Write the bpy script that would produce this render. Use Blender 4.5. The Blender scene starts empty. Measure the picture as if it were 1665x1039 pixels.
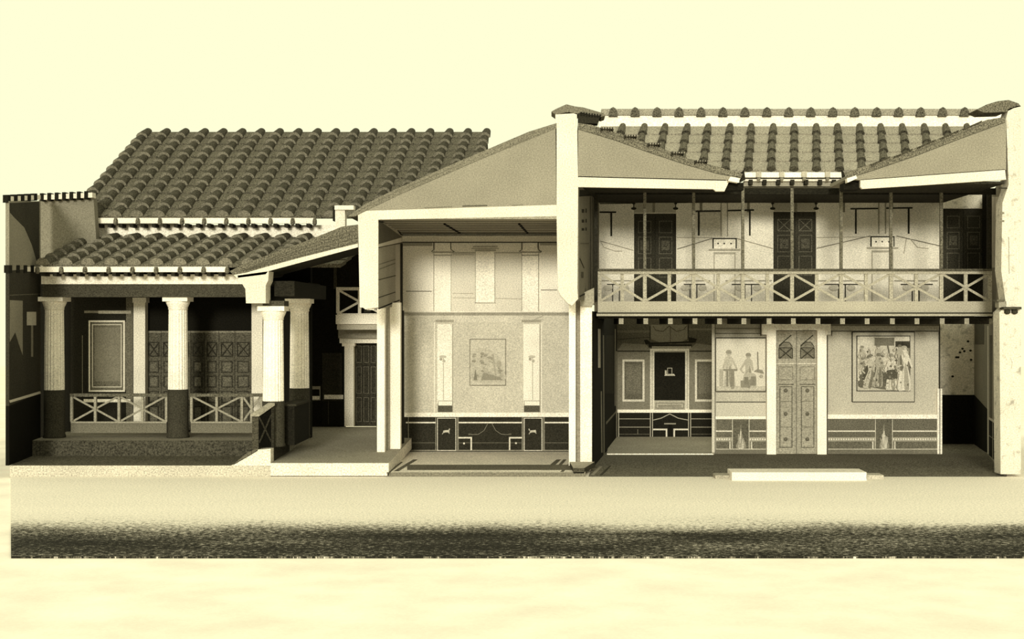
import bpy, math, random
from mathutils import Vector as V
random.seed(7)
S = 0.015          # metres per unit of the elevation drawing at the section plane
D = 35.0           # camera distance from the section plane
CX, CY = 900.0, 525.0
ZO = 250*S         # street level is z = 0
COL = bpy.context.scene.collection

# ------------------------------------------------------------------ geometry helpers
def P(px, py, k=1.0): return V(((px-CX)*k*S, D*(k-1), (CY-py)*k*S+ZO))
def Yk(k): return D*(k-1)
def Zc(n): return n*S+ZO            # height above / below eye level in drawing units
class Plane:                        # vertical plane through two plan points
    def __init__(s, x0, k0, x1, k1):
        s.a = P(x0, 525, k0); b = P(x1, 525, k1); s.d = (b-s.a).normalized()
        s.n = V((s.d.y, -s.d.x, 0))
        if (V((0, -D, 0))-s.a).dot(s.n) < 0: s.n = -s.n
    def pt(s, px, py, l=0):
        c = V((0, -D, ZO)); r = P(px, py, 1)-c
        a = s.a+s.n*l
        t = (a-c).dot(s.n)/r.dot(s.n)
        return c+r*t
class Level:
    def __init__(s, z): s.z = z
    def pt(s, px, py, l=0):
        c = V((0, -D, ZO)); r = P(px, py, 1)-c
        t = (s.z+l-c.z)/r.z
        return c+r*t
    n = V((0, 0, 1))
class MB:
    def __init__(s): s.v = []; s.f = []; s.m = []; s.sm = []
    def add(s, vs, fs, mat, smooth=False):
        o = len(s.v); s.v += [V(q) for q in vs]
        for f in fs: s.f.append([i+o for i in f]); s.m.append(mat); s.sm.append(smooth)
        return s
    def prism(s, pts, vec, mat, side=None):
        n = len(pts); vec = V(vec); side = side or mat
        s.add(list(pts)+[q+vec for q in pts], [list(range(n)), list(range(2*n-1, n-1, -1))], mat)
        o = len(s.v)-2*n
        for i in range(n):
            j = (i+1) % n
            s.f.append([o+i, o+i+n, o+j+n, o+j]); s.m.append(side); s.sm.append(False)
        return s
    def box(s, a, b, mat, side=None):
        return s.prism([V((a[0], a[1], a[2])), V((b[0], a[1], a[2])), V((b[0], a[1], b[2])), V((a[0], a[1], b[2]))], (0, b[1]-a[1], 0), mat, side)
    def bx(s, x0, y0, x1, y1, k, t, mat, side=None):      # drawing rect at depth k, thickness t metres backwards
        a = P(x0, y1, k); b = P(x1, y0, k)
        return s.box((a.x, a.y, a.z), (b.x, a.y+t, b.z), mat, side)
    def hexa(s, p, mat):
        return s.add(p, [[0,1,2,3],[7,6,5,4],[0,4,5,1],[1,5,6,2],[2,6,7,3],[3,7,4,0]], mat)
    def bar(s, a, b, w, h, mat, up=V((0,0,1))):
        a, b = V(a), V(b); d = (b-a).normalized(); r = d.cross(up)
        if r.length < 1e-4: r = V((1,0,0))
        r.normalize(); u = r.cross(d).normalized(); r = r*w/2; u = u*h/2
        return s.hexa([a-r-u, a+r-u, a+r+u, a-r+u, b-r-u, b+r-u, b+r+u, b-r+u], mat)
    def lathe(s, c, prof, mat, seg=40, flute=0, nf=20):
        c = V(c); vs = []; fs = []
        seg = nf*6 if flute else seg
        for (r, z, *fl) in prof:
            for i in range(seg):
                a = 2*math.pi*i/seg
                rr = r*(1-(flute*(fl[0] if fl else 0)*abs(math.sin(a*nf/2))))
                vs.append(c+V((rr*math.cos(a), rr*math.sin(a), z)))
        for j in range(len(prof)-1):
            for i in range(seg):
                k = (i+1) % seg
                fs.append([j*seg+i, j*seg+k, (j+1)*seg+k, (j+1)*seg+i])
        fs.append(list(range(seg-1, -1, -1))); fs.append([(len(prof)-1)*seg+i for i in range(seg)])
        return s.add(vs, fs, mat, not flute)
def smooth(pts, n=4):
    out = []; m = len(pts)
    for i in range(m):
        p0, p1, p2, p3 = pts[i-1], pts[i], pts[(i+1) % m], pts[(i+2) % m]
        for j in range(n):
            t = j/n
            out.append(tuple(.5*(2*p1[c]+(p2[c]-p0[c])*t+(2*p0[c]-5*p1[c]+4*p2[c]-p3[c])*t*t+(3*p1[c]-p0[c]-3*p2[c]+p3[c])*t**3) for c in (0, 1)))
    return out
class Paint(MB):                    # plaster relief / paint layers laid on a plane
    def __init__(s, pl): MB.__init__(s); s.pl = pl; s.c = 0.004
    def poly(s, pts, mat):
        s.c += 0.0005
        q = [s.pl.pt(x, y, s.c) for x, y in pts]
        return s.prism(q, -s.pl.n*(s.c+0.002), mat)
    def rect(s, x0, y0, x1, y1, mat): return s.poly([(x0,y1),(x1,y1),(x1,y0),(x0,y0)], mat)
    def line(s, x0, y0, x1, y1, w, mat):
        dx, dy = x1-x0, y1-y0; L = math.hypot(dx, dy); nx, ny = -dy/L*w/2, dx/L*w/2
        return s.poly([(x0+nx,y0+ny),(x1+nx,y1+ny),(x1-nx,y1-ny),(x0-nx,y0-ny)], mat)
    def frame(s, x0, y0, x1, y1, w, mat):
        for a in ((x0,y0,x1,y0+w),(x0,y1-w,x1,y1),(x0,y0+w,x0+w,y1-w),(x1-w,y0+w,x1,y1-w)): s.rect(*a, mat)
        return s
    def dot(s, x, y, r, mat, ry=None):
        ry = ry or r
        return s.poly([(x+r*math.cos(-a*math.pi/5), y+ry*math.sin(-a*math.pi/5)) for a in range(10)], mat)
    def curve(s, pts, w, mat):
        for a, b in zip(pts, pts[1:]): s.line(a[0], a[1], b[0], b[1], w, mat)

# ------------------------------------------------------------------ materials
MATS = {}
def lin(v): v /= 255; return v/12.92 if v <= .04045 else ((v+.055)/1.055)**2.4
def tone(v):
    L = lin(v*(1 if v > 90 else .72+.28*v/90)); t = min(1, v/235)
    return (L, L*(.88+.03*t), L*(.60+.20*t), 1)
def M(v, kind='plaster'):
    key = (v, kind)
    if key in MATS: return MATS[key]
    m = bpy.data.materials.new('%s_%d' % (kind, v)); m.use_nodes = True; nt = m.node_tree
    b = nt.nodes['Principled BSDF']; b.inputs['Roughness'].default_value = .9
    if 'Specular IOR Level' in b.inputs: b.inputs['Specular IOR Level'].default_value = .06
    N = nt.nodes.new; Lk = nt.links.new
    tc = N('ShaderNodeTexCoord'); mp = N('ShaderNodeMapping'); Lk(tc.outputs['Object'], mp.inputs[0])
    mp.inputs['Scale'].default_value = {'wood': (26, 26, 42), 'plaster': (30, 30, 38), 'tile': (30, 30, 30), 'stone': (26, 26, 26), 'stained': (30, 30, 38), 'soil': (28, 28, 28), 'paving': (20, 20, 20)}[kind]
    nz = N('ShaderNodeTexNoise'); nz.inputs['Scale'].default_value = 1; nz.inputs['Detail'].default_value = 2
    nz.inputs['Roughness'].default_value = .7
    Lk(mp.outputs[0], nz.inputs['Vector'])
    n2 = N('ShaderNodeTexNoise'); n2.inputs['Scale'].default_value = .9; n2.inputs['Detail'].default_value = 3; Lk(tc.outputs['Object'], n2.inputs['Vector'])
    mr = N('ShaderNodeMapRange'); Lk(nz.outputs['Fac'], mr.inputs['Value'])
    g = {'plaster': .25, 'wood': .34, 'tile': .45, 'stone': .36, 'stained': .25, 'soil': .5, 'paving': .03}[kind]
    if v < 110: g *= 1.7
    mr.inputs['From Min'].default_value = .34; mr.inputs['From Max'].default_value = .66; mr.clamp = False
    mr.inputs['To Min'].default_value = 1-g; mr.inputs['To Max'].default_value = 1+g
    m2 = N('ShaderNodeMapRange'); Lk(n2.outputs['Fac'], m2.inputs['Value'])
    m2.inputs['From Min'].default_value = .3; m2.inputs['From Max'].default_value = .7
    m2.inputs['To Min'].default_value = .9; m2.inputs['To Max'].default_value = 1.08
    mu = N('ShaderNodeMath'); mu.operation = 'MULTIPLY'; Lk(mr.outputs[0], mu.inputs[0]); Lk(m2.outputs[0], mu.inputs[1])
    last = mu.outputs[0]
    if kind == 'stained':
        n3 = N('ShaderNodeTexNoise'); n3.inputs['Scale'].default_value = 5; n3.inputs['Detail'].default_value = 4; Lk(tc.outputs['Object'], n3.inputs['Vector'])
        m3 = N('ShaderNodeMapRange'); Lk(n3.outputs['Fac'], m3.inputs['Value'])
        m3.inputs['From Min'].default_value = .56; m3.inputs['From Max'].default_value = .7
        m3.inputs['To Min'].default_value = 1; m3.inputs['To Max'].default_value = .55
        mm = N('ShaderNodeMath'); mm.operation = 'MULTIPLY'; Lk(last, mm.inputs[0]); Lk(m3.outputs[0], mm.inputs[1]); last = mm.outputs[0]
    c = N('ShaderNodeVectorMath'); c.operation = 'SCALE'; c.inputs[0].default_value = tone(v)[:3]; Lk(last, c.inputs['Scale'])
    Lk(c.outputs[0], b.inputs['Base Color'])
    bp = N('ShaderNodeBump'); bp.inputs['Strength'].default_value = .25; bp.inputs['Distance'].default_value = .01
    Lk(nz.outputs['Fac'], bp.inputs['Height']); Lk(bp.outputs[0], b.inputs['Normal'])
    MATS[key] = m; return m
def street_mat():
    m = bpy.data.materials.new('street_surface'); m.use_nodes = True; nt = m.node_tree; N = nt.nodes.new; Lk = nt.links.new
    b = nt.nodes['Principled BSDF']; b.inputs['Roughness'].default_value = .95; b.inputs['Specular IOR Level'].default_value = .1
    tc = N('ShaderNodeTexCoord'); sx = N('ShaderNodeSeparateXYZ'); Lk(tc.outputs['Object'], sx.inputs[0])
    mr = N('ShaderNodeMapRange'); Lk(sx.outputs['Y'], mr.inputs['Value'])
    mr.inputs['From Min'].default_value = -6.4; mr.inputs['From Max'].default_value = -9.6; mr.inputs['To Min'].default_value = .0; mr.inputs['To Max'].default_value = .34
    def nz(sc, d, r=.6):
        mp = N('ShaderNodeMapping'); mp.inputs['Scale'].default_value = sc; Lk(tc.outputs['Object'], mp.inputs[0])
        n = N('ShaderNodeTexNoise'); n.inputs['Scale'].default_value = 1; n.inputs['Detail'].default_value = d; n.inputs['Roughness'].default_value = r
        Lk(mp.outputs[0], n.inputs['Vector']); return n
    n1 = nz((9, 13, 1), 6, .85); n2 = nz((.25, .6, 1), 3)
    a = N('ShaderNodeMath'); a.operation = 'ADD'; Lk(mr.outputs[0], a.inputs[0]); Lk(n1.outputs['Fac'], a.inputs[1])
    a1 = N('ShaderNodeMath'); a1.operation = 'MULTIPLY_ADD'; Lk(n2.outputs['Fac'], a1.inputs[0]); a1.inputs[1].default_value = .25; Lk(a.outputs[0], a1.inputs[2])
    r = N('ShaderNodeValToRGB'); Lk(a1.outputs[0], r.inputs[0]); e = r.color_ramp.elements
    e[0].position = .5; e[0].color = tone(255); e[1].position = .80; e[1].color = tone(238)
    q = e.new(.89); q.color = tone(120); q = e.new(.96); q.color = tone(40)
    n4 = nz((26, 16, 1), 2, .7); m4 = N('ShaderNodeMapRange'); Lk(n4.outputs['Fac'], m4.inputs['Value']); m4.clamp = False
    m4.inputs['From Min'].default_value = .35; m4.inputs['From Max'].default_value = .65; m4.inputs['To Min'].default_value = .74; m4.inputs['To Max'].default_value = 1.12
    v4 = N('ShaderNodeVectorMath'); v4.operation = 'SCALE'; Lk(r.outputs[0], v4.inputs[0]); Lk(m4.outputs[0], v4.inputs['Scale'])
    Lk(v4.outputs[0], b.inputs['Base Color'])
    bp = N('ShaderNodeBump'); bp.inputs['Strength'].default_value = .4; bp.inputs['Distance'].default_value = .02; Lk(n1.outputs['Fac'], bp.inputs['Height']); Lk(bp.outputs[0], b.inputs['Normal'])
    return m

# ------------------------------------------------------------------ scene helpers
def obj(name, mb, parent=None):
    off = V((0, 0, 0)); q = parent
    while q is not None: off += q.location; q = q.parent
    me = bpy.data.meshes.new(name); me.from_pydata([tuple(p-off) for p in mb.v], [], mb.f)
    sl = []
    for m in mb.m:
        if m not in sl: sl.append(m); me.materials.append(m)
    for p, m, sm in zip(me.polygons, mb.m, mb.sm): p.material_index = sl.index(m); p.use_smooth = sm
    me.update()
    import bmesh
    b = bmesh.new(); b.from_mesh(me); bmesh.ops.recalc_face_normals(b, faces=b.faces); b.to_mesh(me); b.free()
    o = bpy.data.objects.new(name, me); COL.objects.link(o); o.parent = parent
    return o
def thing(name, label, cat, loc, group=None):
    o = bpy.data.objects.new(name, None); COL.objects.link(o); o.location = loc; o.empty_display_size = .2
    o['label'] = label; o['category'] = cat
    if group: o['group'] = group
    return o
def tag(o, label, cat, group=None):
    o['label'] = label; o['category'] = cat
    if group: o['group'] = group
    return o
def struct(name, mb, label=None, parent=None):
    o = obj(name, mb, parent)
    if parent is None:
        o['kind'] = 'structure'
        if label: o['label'] = label; o['category'] = name.split('_')[0]
    return o
def dup(root, delta, label):
    r = root.copy(); COL.objects.link(r); r.location = root.location+V(delta); r['label'] = label
    for ch in list(root.children):
        c = ch.copy(); COL.objects.link(c); c.parent = r
        for g in list(ch.children):
            d = g.copy(); COL.objects.link(d); d.parent = c
    return r

# =================================================================== GROUND
g = MB(); g.box((-60, -34, -.5), (60, 90, -.03), M(255, 'paving'))
struct('ground', g, 'pale cream open ground around the house')
sm = street_mat(); LV = Level(0)
kf = 250/380
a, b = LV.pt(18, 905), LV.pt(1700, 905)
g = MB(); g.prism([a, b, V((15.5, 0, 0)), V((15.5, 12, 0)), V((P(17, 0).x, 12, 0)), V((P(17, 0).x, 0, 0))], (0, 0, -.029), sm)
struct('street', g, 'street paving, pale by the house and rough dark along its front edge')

# =================================================================== PERISTYLE (left)
KC = 1.10; KB = 1.16
zf = Zc(-205); zg = Zc(-232)
dk = M(42); dk2 = M(60); blk = M(28); wh = M(246); cut = M(250)
# garden floor slab
XL = P(16, 0).x
g = MB(); g.prism([V((XL, 0, zg)), V((P(440, 0).x, 0, zg)), V((P(440, 0).x, Yk(1.2), zg)), V((P(62, 0, 1.1).x-.15, Yk(1.2), zg)), V((P(66, 0, 1.1).x-.1, Yk(1.1), zg))], (0, 0, -zg+.002), M(92, 'soil'), M(190, 'stone'))
struct('floor', g, 'dark garden floor of the columned court')
# stylobate (L-shaped raised edge carrying the columns)
g = MB()
g.box((P(66.5, 0, 1.1).x, Yk(1.072), zg), (P(440, 0).x, Yk(KB), zf), M(76, 'stone'), M(140, 'stone'))
g.box((P(408, 0).x, Yk(1.012), zg), (P(440, 0).x, Yk(1.072), zf), M(100, 'stone'), M(60, 'stone'))
stb = obj('stylobate', g); tag(stb, 'raised stone step under the columns of the court', 'step')
g = MB(); g.prism([P(376, 757), P(440, 757), P(440, 730), P(420, 731), P(404, 741)], (0, .38, 0), M(222, 'stone'))
obj('cut_end', g, stb)
g = MB(); g.prism([P(383, 752), P(378, 757), P(404, 742), P(419, 733), P(419, 729), P(402, 736)], (0, .37, 0), M(95, 'stone'))
obj('edge_strip', g, stb)
# portico back wall with upper storey
pb = Plane(0, KB, 100, KB)
w = Paint(pb)
w.box((P(62, 0, 1.1).x-1.0, Yk(KB), zg), (P(505, 0, KB).x, Yk(KB)+.3, P(0, 398, KB).z), blk)
w.rect(115, 484, 216, 700, M(40)); w.rect(205, 484, 216, 690, M(95))
w.rect(136, 649, 212, 654, M(225)); w.line(137, 507, 213, 507.5, 4, M(120)); w.rect(160, 505, 213, 510, M(165))
w.line(134, 545, 134, 640, 1, M(110))
struct('wall_back', w, 'black painted wall behind the columns of the court')
w = Paint(pb); w.bx(128, 366, 640, 392, KB-.008, .5, M(246), M(246))
w.line(128, 368, 128, 390, 1, M(120))
struct('wall_back', w, 'white plaster strip wall between the two tiled roofs')
# framed panel
fp = thing('framed_panel', 'tall grey wall panel in a pale double frame behind the left railing', 'panel', P(180, 635, KB))
q = Paint(pb); q.c = .01; q.rect(148, 524, 212, 634, M(96)); q.rect(154, 532, 196, 620, M(112)); obj('panel_field', q, fp)
q = Paint(pb); q.c = .03; q.frame(144, 521, 203, 637, 2.6, M(205)); q.frame(149.5, 527, 198, 630, 1.6, M(180)); obj('frame', q, fp)
# pilaster between
def pilaster(x0, x1, y0, y1, k, t, label, mm=None):
    th = thing('pilaster', label, 'pilaster', P((x0+x1)/2, y1, k)); mm = mm or M(238)
    g = MB(); g.bx(x0, y0+8, x1, y1-4, k, t, mm); obj('shaft', g, th)
    g = MB(); g.bx(x0-1.5, y0, x1+1.5, y0+8, k-.001, t+.06, mm); obj('capital', g, th)
    g = MB(); g.bx(x0-1, y1-4, x1+1, y1, k-.001, t+.05, M(150)); obj('base', g, th)
    return th
pilaster(217, 236, 484, 525+205/1.15, 1.15, .28, 'pale square pilaster on the black wall, between framed panel and folding door', M(215))
pilaster(409, 427, 484, 525+205/1.15, 1.15, .28, 'pale square pilaster just left of the nearest fluted column', M(225))
# folding doors
def xpanel(q, x0, y0, x1, y1, m_, w=1.6):
    q.frame(x0, y0, x1, y1, w, m_); q.line(x0+1, y0+1, x1-1, y1-1, w, m_); q.line(x0+1, y1-1, x1-1, y0+1, w, m_)
fd = thing('folding_door', 'wide brown panelled folding door with crossed top panels, behind the court columns', 'door', P(325, 700, KB))
ed = [238, 262, 287, 310, 333, 356, 382, 409]
for i in range(7):
    x0, x1 = ed[i], ed[i+1]; md = M(84 if i != 3 else 66, 'wood'); dd = M(54, 'wood')
    q = Paint(pb); q.c = .05; q.rect(x0+.4, 538, x1-.4, 700, md); q.c = .06
    q.rect(x0+.4, 538, x1-.4, 541, M(120, 'wood'))
    q2 = Paint(pb); q2.c = .07; xpanel(q2, x0+3, 556, x1-3, 580, dd)
    for y0, y1 in ((587, 606), (611, 630), (636, 655), (660, 690)):
        q.frame(x0+4, y0, x1-4, y1, 1.2, dd); q.rect(x0+6.5, y0+2.5, x1-6.5, y1-2.5, M(94, 'wood'))
    obj('crossed_panel', q2, obj('door_leaf', q, fd))

def column(px, k, yt, yd, yb, label, dx=0):
    c = P(px, yb, k); z0 = 0; H = P(0, yt, k).z-c.z; hd = P(0, yd, k).z-c.z
    th = thing('fluted_column', label, 'column', c, 'fluted columns of the court')
    r = .262
    g = MB(); g.lathe(c, [(r*1.14, 0), (r*1.14, .05), (r*1.06, .09), (r*1.05, hd*.6), (r*1.045, hd)], M(66), 36); obj('painted_base', g, th)
    g = MB(); g.lathe(c, [(r, hd+.001, 1), (r*.985, hd+.6, 1), (r*.93, H-.36, 1), (r*.93, H-.34, 0)], M(244), flute=.06, nf=20); obj('shaft', g, th)
    g = MB(); g.lathe(c, [(r*.94, H-.34), (r*.99, H-.33), (r*.97, H-.29), (r*1.0, H-.27), (r*1.16, H-.18), (r*1.24, H-.12)], M(240), 36); cap = obj('capital', g, th)
    g = MB(); g.box((c.x-r*1.27, c.y-r*1.27, c.z+H-.12), (c.x+r*1.27, c.y+r*1.27, c.z+H), M(244)); obj('abacus', g, cap)
    return th
yb = 525+205/KC
column(88.5, KC, 483, 634, yb, 'white fluted column with dark base at the left corner of the court')
column(289.5, KC, 483, 633, yb, 'white fluted column with dark base between the two wooden railings')
column(487, KC, 486, 631, yb, 'white fluted column farther back, just right of the nearest column')
column(444.5, 1.022, 498, 652, 525+205/1.022, 'nearest fluted column, under the white bracket at the cut edge')
g = MB(); g.bx(427, 489, 462, 497.5, 1.013, .62, M(75)); tag(obj('impost_block', g), 'dark block on top of the nearest fluted column', 'block')
# lower dark parapet between side columns
g = MB(); xx = P(454, 0, 1.0).x
g.prism([V((xx-.16, 1.08, zf)), V((xx-.16, 3.2, zf)), V((xx-.16, 3.2, zf+.98)), V((xx-.16, 1.08, zf+.98))], (.34, 0, 0), M(36))
g.box((xx-.2, 1.08, zf+.98), (xx+.22, 3.2, zf+1.03), M(60))
tag(obj('parapet', g), 'low black parapet between the two right columns of the court', 'parapet')
# entablature
en = thing('entablature', 'white and dark beam resting on the court columns below the lower roof', 'beam', P(240, 483, KC))
g = MB(); g.bx(69, 462, 402, 483, 1.088, .5, M(72)); obj('dark_beam', g, en)
g = MB(); g.bx(67, 446, 404, 462, 1.086, .54, M(244)); obj('white_frieze', g, en)
g = MB(); g.bx(67, 446, 400, 484, 1.1, Yk(KB)-Yk(1.1), M(30)); en2 = struct('ceiling', MB().box((P(67,0,1.1).x, Yk(1.104), P(0,462,1.088).z+.0), (P(500,0,1.1).x, Yk(KB)-.02, P(0,458,1.088).z), M(40)), 'dark ceiling of the columned walk')

g = MB(); bx0 = P(438, 0).x
g.box((bx0, .62, P(0, 485, 1.1).z), (bx0+.5, Yk(KB)-.02, P(0, 462, 1.1).z), M(46)); tag(obj('side_beam', g), 'dark timber beam over the two right columns, running back from the white bracket', 'beam')
# railings
def railing(xs, y0, y1, k, label, mr, group, board=None, cat='railing', fine=3.2, toprail=None):
    th = thing('lattice_railing', label, cat, P((xs[0]+xs[-1])/2, y1, k), group)
    g = MB(); g.bx(xs[0]-2.5, y0, xs[-1]+2.5, y0+5, k-.0015, .13, toprail or mr); obj('top_rail', g, th)
    g = MB(); g.bx(xs[0]-1, y1-2.5, xs[-1]+1, y1, k-.0012, .1, mr); obj('bottom_rail', g, th)
    for i, x in enumerate(xs):
        g = MB(); g.bx(x-fine/2-.4, y0+5, x+fine/2+.4, y1-2.5, k-.0008, .085, mr); obj('baluster', g, th)
    for a in range(0, len(xs)-2, 2):
        x0, x1 = xs[a], xs[a+2]
        for (u, v) in ((y0+5, y1-3), (y1-3, y0+5)):
            A, B = P(x0+2, u, k+.0002), P(x1-2, v, k+.0002)
            d = .0 if u < v else .028
            A.y += d+.012; B.y += d+.012
            g = MB(); g.bar(A, B, .026, fine*S*1.05, mr) ; obj('cross_brace', g, th)
    if board:
        g = MB(); g.bx(xs[0]-1, board[0], xs[-1]+1, board[1], k, .1, M(110, 'wood')); obj('base_board', g, th)
    return th
rm = M(150, 'wood')
railing([116, 154.5, 193, 231.5, 270], 640, 688, KC, 'brown wooden lattice railing between left and middle fluted columns', rm, 'court railings', (688, 704), toprail=M(95, 'wood'))
railing([311, 352, 393, 409, 425], 640, 688, KC, 'brown wooden lattice railing right of the middle fluted column', rm, 'court railings', (688, 704), toprail=M(95, 'wood'))
# gate in depth
gt = thing('side_gate', 'dark low wooden gate with slanting top rail in front of the nearest column base', 'gate', V((P(414,0).x, .0, zf)))
A0, A1 = P(409.5, 675), P(420, 675); B0 = P(442.5, 657, 1.010)
g = MB(); g.box((A0.x, .02, zf), (A1.x, .16, A0.z-.03), M(74, 'wood')); obj('post', g, gt)
g = MB(); g.prism([V((A1.x, .05, zf+.04)), V((B0.x, .36, zf+.04)), V((B0.x, .36, B0.z-.06)), V((A1.x, .05, A1.z-.06))], (-.05, .05, 0), M(20)); pn = obj('panel', g, gt)
for a, b_ in ((0, 1), (1, 0)):
    g = MB(); g.bar(V((A1.x+.02, .02, zf+.15+.62*a)), V((B0.x-.02, .33, zf+.15+.66*b_)), .03, .03, M(58, 'wood')); obj('cross_brace', g, pn)
g = MB(); g.box((B0.x-.02, .33, zf), (B0.x+.05, .4, B0.z-.03), M(50, 'wood')); obj('post', g, gt)
g = MB(); g.prism([V((A0.x-.03, -.02, A0.z-.03)), V((A1.x+.02, -.02, A0.z-.03)), V((B0.x+.07, .32, B0.z-.03)), V((B0.x-.1, .42, B0.z-.03))], (0, 0, .06), M(150, 'wood')); obj('top_rail', g, gt)

# left side wall
ls = Plane(15, 1.0, 66, KC+.0)
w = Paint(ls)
A0, A1 = ls.pt(15, 525), ls.pt(66, 525)
zt = P(0, 322, 1.0).z
def zz(y, k): return P(0, y, k).z
for (ya0, ya1, yb0, yb1, mm) in ((0, 0, 436, 436, None),):
    pass
def lw(y0f, y0b, y1f, y1b, mm):     # strip of side wall between front heights and back heights
    pf = [P(15, y1f, 1), P(66, y1b, KC), P(66, y0b, KC), P(15, y0f, 1)]
    w.prism(pf, (-.09, 0, 0), mm)
lw(327, 327, 440, 436, M(128))
lw(440, 436, 660, 639, M(58))
lw(660, 639, 757, 736, M(24))
w.poly([(16, 330), (64, 328), (64, 428), (60, 425), (52, 398), (40, 370), (22, 352), (16, 345)], M(60))  # curved cast shadow on the upper wall, painted as a dark patch
w.poly([(16, 488), (37, 489), (37, 577), (31, 560), (25, 540), (16, 556)], M(125))
w.rect(44, 507, 59, 529, M(175)); w.rect(51, 529, 54, 580, M(120)); w.line(16, 653, 66, 638, 4, M(190))
w.line(16, 480, 66, 478, 1.4, M(90))
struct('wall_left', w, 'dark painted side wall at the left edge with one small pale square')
def comb(x0, y0, x1, y1, k, n, h, label, light, dark, kb=None):
    th = thing('wall_coping', label, 'coping', P((x0+x1)/2, (y0+y1)/2, k))
    A, B = P(x0, y0, k), P(x1, y1, kb or k); th_ = (0, .3, 0) if kb is None else (-.12, 0, 0)
    g = MB(); g.prism([A, B, B+V((0, 0, -h*S*k)), A+V((0, 0, -h*S*k))], th_, light); sb = obj('coping_slab', g, th)
    for i in range(n):
        f0 = i/n; f1 = f0+.42/n
        a, b = A.lerp(B, f0), A.lerp(B, f1); a.y -= .06; b.y -= .06; a.x += .03*(kb is not None); b.x += .03*(kb is not None)
        g = MB(); g.prism([a+V((0,0,.04)), b+V((0,0,.04)), b+V((0, 0, -h*S*k-.03)), a+V((0, 0, -h*S*k-.03))], th_, dark); obj('tile_end', g, sb)
    return th
# grey rear wall left
w = MB(); w.prism([P(63, 442, 1.125), P(160, 442, 1.125), P(152, 322, 1.125), P(63, 325, 1.125)], (0, .3, 0), M(122)); struct('wall_left', w, 'plain grey wall left of the big tiled roof')
comb(66, 317, 150, 313, 1.118, 7, 8, 'row of dark tile ends along the grey wall left of the big roof', M(225), M(34))
comb(12, 320, 66, 317, 1.0, 5, 8, 'upper row of dark tile ends on top of the dark left side wall', M(225), M(34), 1.1)
comb(14, 434, 62, 434, 1.0, 4, 8, 'lower short row of dark tile ends halfway up the left side wall', M(215), M(34), 1.09)

# -------------------------------------------------------------- tiled roofs
def tiled_slope(th, EL, ER, RL, RR, ncol, nrow, r, pan, covers, cap=120, skip=()):
    EL, ER, RL, RR = map(V, (EL, ER, RL, RR))
    g = MB(); up = ((RL-EL).normalized()); side = (ER-EL).normalized(); nrm = side.cross(up).normalized()
    for j in range(nrow):
        f0, f1 = j/nrow, (j+1)/nrow
        a, b = EL.lerp(RL, f0), ER.lerp(RR, f0); c, d = ER.lerp(RR, min(1, f1)), EL.lerp(RL, min(1, f1))
        a = a+nrm*.05; b = b+nrm*.05; c = c+nrm*.012; d = d+nrm*.012
        g.prism([a, b, c, d], -nrm*.10, pan)
    # raised pan edges
    obj('pan_tiles', g, th)
    for i in range(ncol+1):
        if i in skip: continue
        A, B = EL.lerp(ER, i/ncol), RL.lerp(RR, i/ncol)
        g = MB(); n = nrow; d = (B-A); L = d.length/n; d = d.normalized()
        for j in range(n):
            p0 = A+d*(L*j-(.03 if j else .02)); p1 = A+d*(L*(j+1)+.05)
            jit = random.uniform(-.012, .012)
            vs = []; NS = 8
            for (pp, rr, up_) in ((p0, r*1.2, .05), (p1, r*.8, .01)):
                for s_ in range(NS+1):
                    an = math.pi*s_/NS
                    vs.append(pp+side*(math.cos(an)*rr+jit)+nrm*(math.sin(an)*rr*.95+up_))
            fs = [[s_, s_+1, NS+2+s_, NS+1+s_] for s_ in range(NS)]
            g.add(vs, fs, covers, True)
            g.add([p0+side*jit, *[vs[s_] for s_ in range(NS+1)]], [[0]+list(range(1, NS+2))], M(cap, 'tile'))
        obj('cover_tile_row', g, th)

# upper roof
KE, KR = 1.14, 1.30
ur = thing('tiled_roof', 'large dark tiled roof rising behind the left court', 'roof', P(350, 355, KE))
ex0 = (130-CX)*1.157*S; tile = 39.8*S
EL = V((ex0, Yk(KE), P(0, 353, KE).z)); RLp = V(((241-CX)*KR*S, Yk(KR), P(0, 215, KR).z))
n = 18
RRp = RLp+V((n*tile, 0, 0)); ERp = EL+V((n*tile, 0, 0))
tiled_slope(ur, EL, ERp, RLp, RRp, n, 12, .15, M(94, 'tile'), M(72, 'tile'))
g = MB(); g.prism([RLp+V((0, .02, -.06)), RRp+V((0, .02, -.06)), RRp+V((0, 3.5, -2.2)), RLp+V((0, 3.5, -2.2))], (0, 0, -.1), M(90, 'tile')); obj('rear_slope', g, ur)
g = MB(); g.prism([ERp+V((-.12, .1, -.1)), RRp+V((-.12, 0, -.1)), RRp+V((-.12, 3.4, -2.3)), ERp+V((-.12, 8.5, -.1))], (-.1, 0, 0), M(40)); obj('gable_end', g, ur)  # right end coloured darker than the left, as the side in shadow
g = MB(); g.prism([EL+V((.12, .1, -.1)), RLp+V((.12, 0, -.1)), RLp+V((.12, 3.4, -2.3)), EL+V((.12, 8.5, -.1))], (.1, 0, 0), M(110)); obj('gable_end', g, ur)
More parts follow.
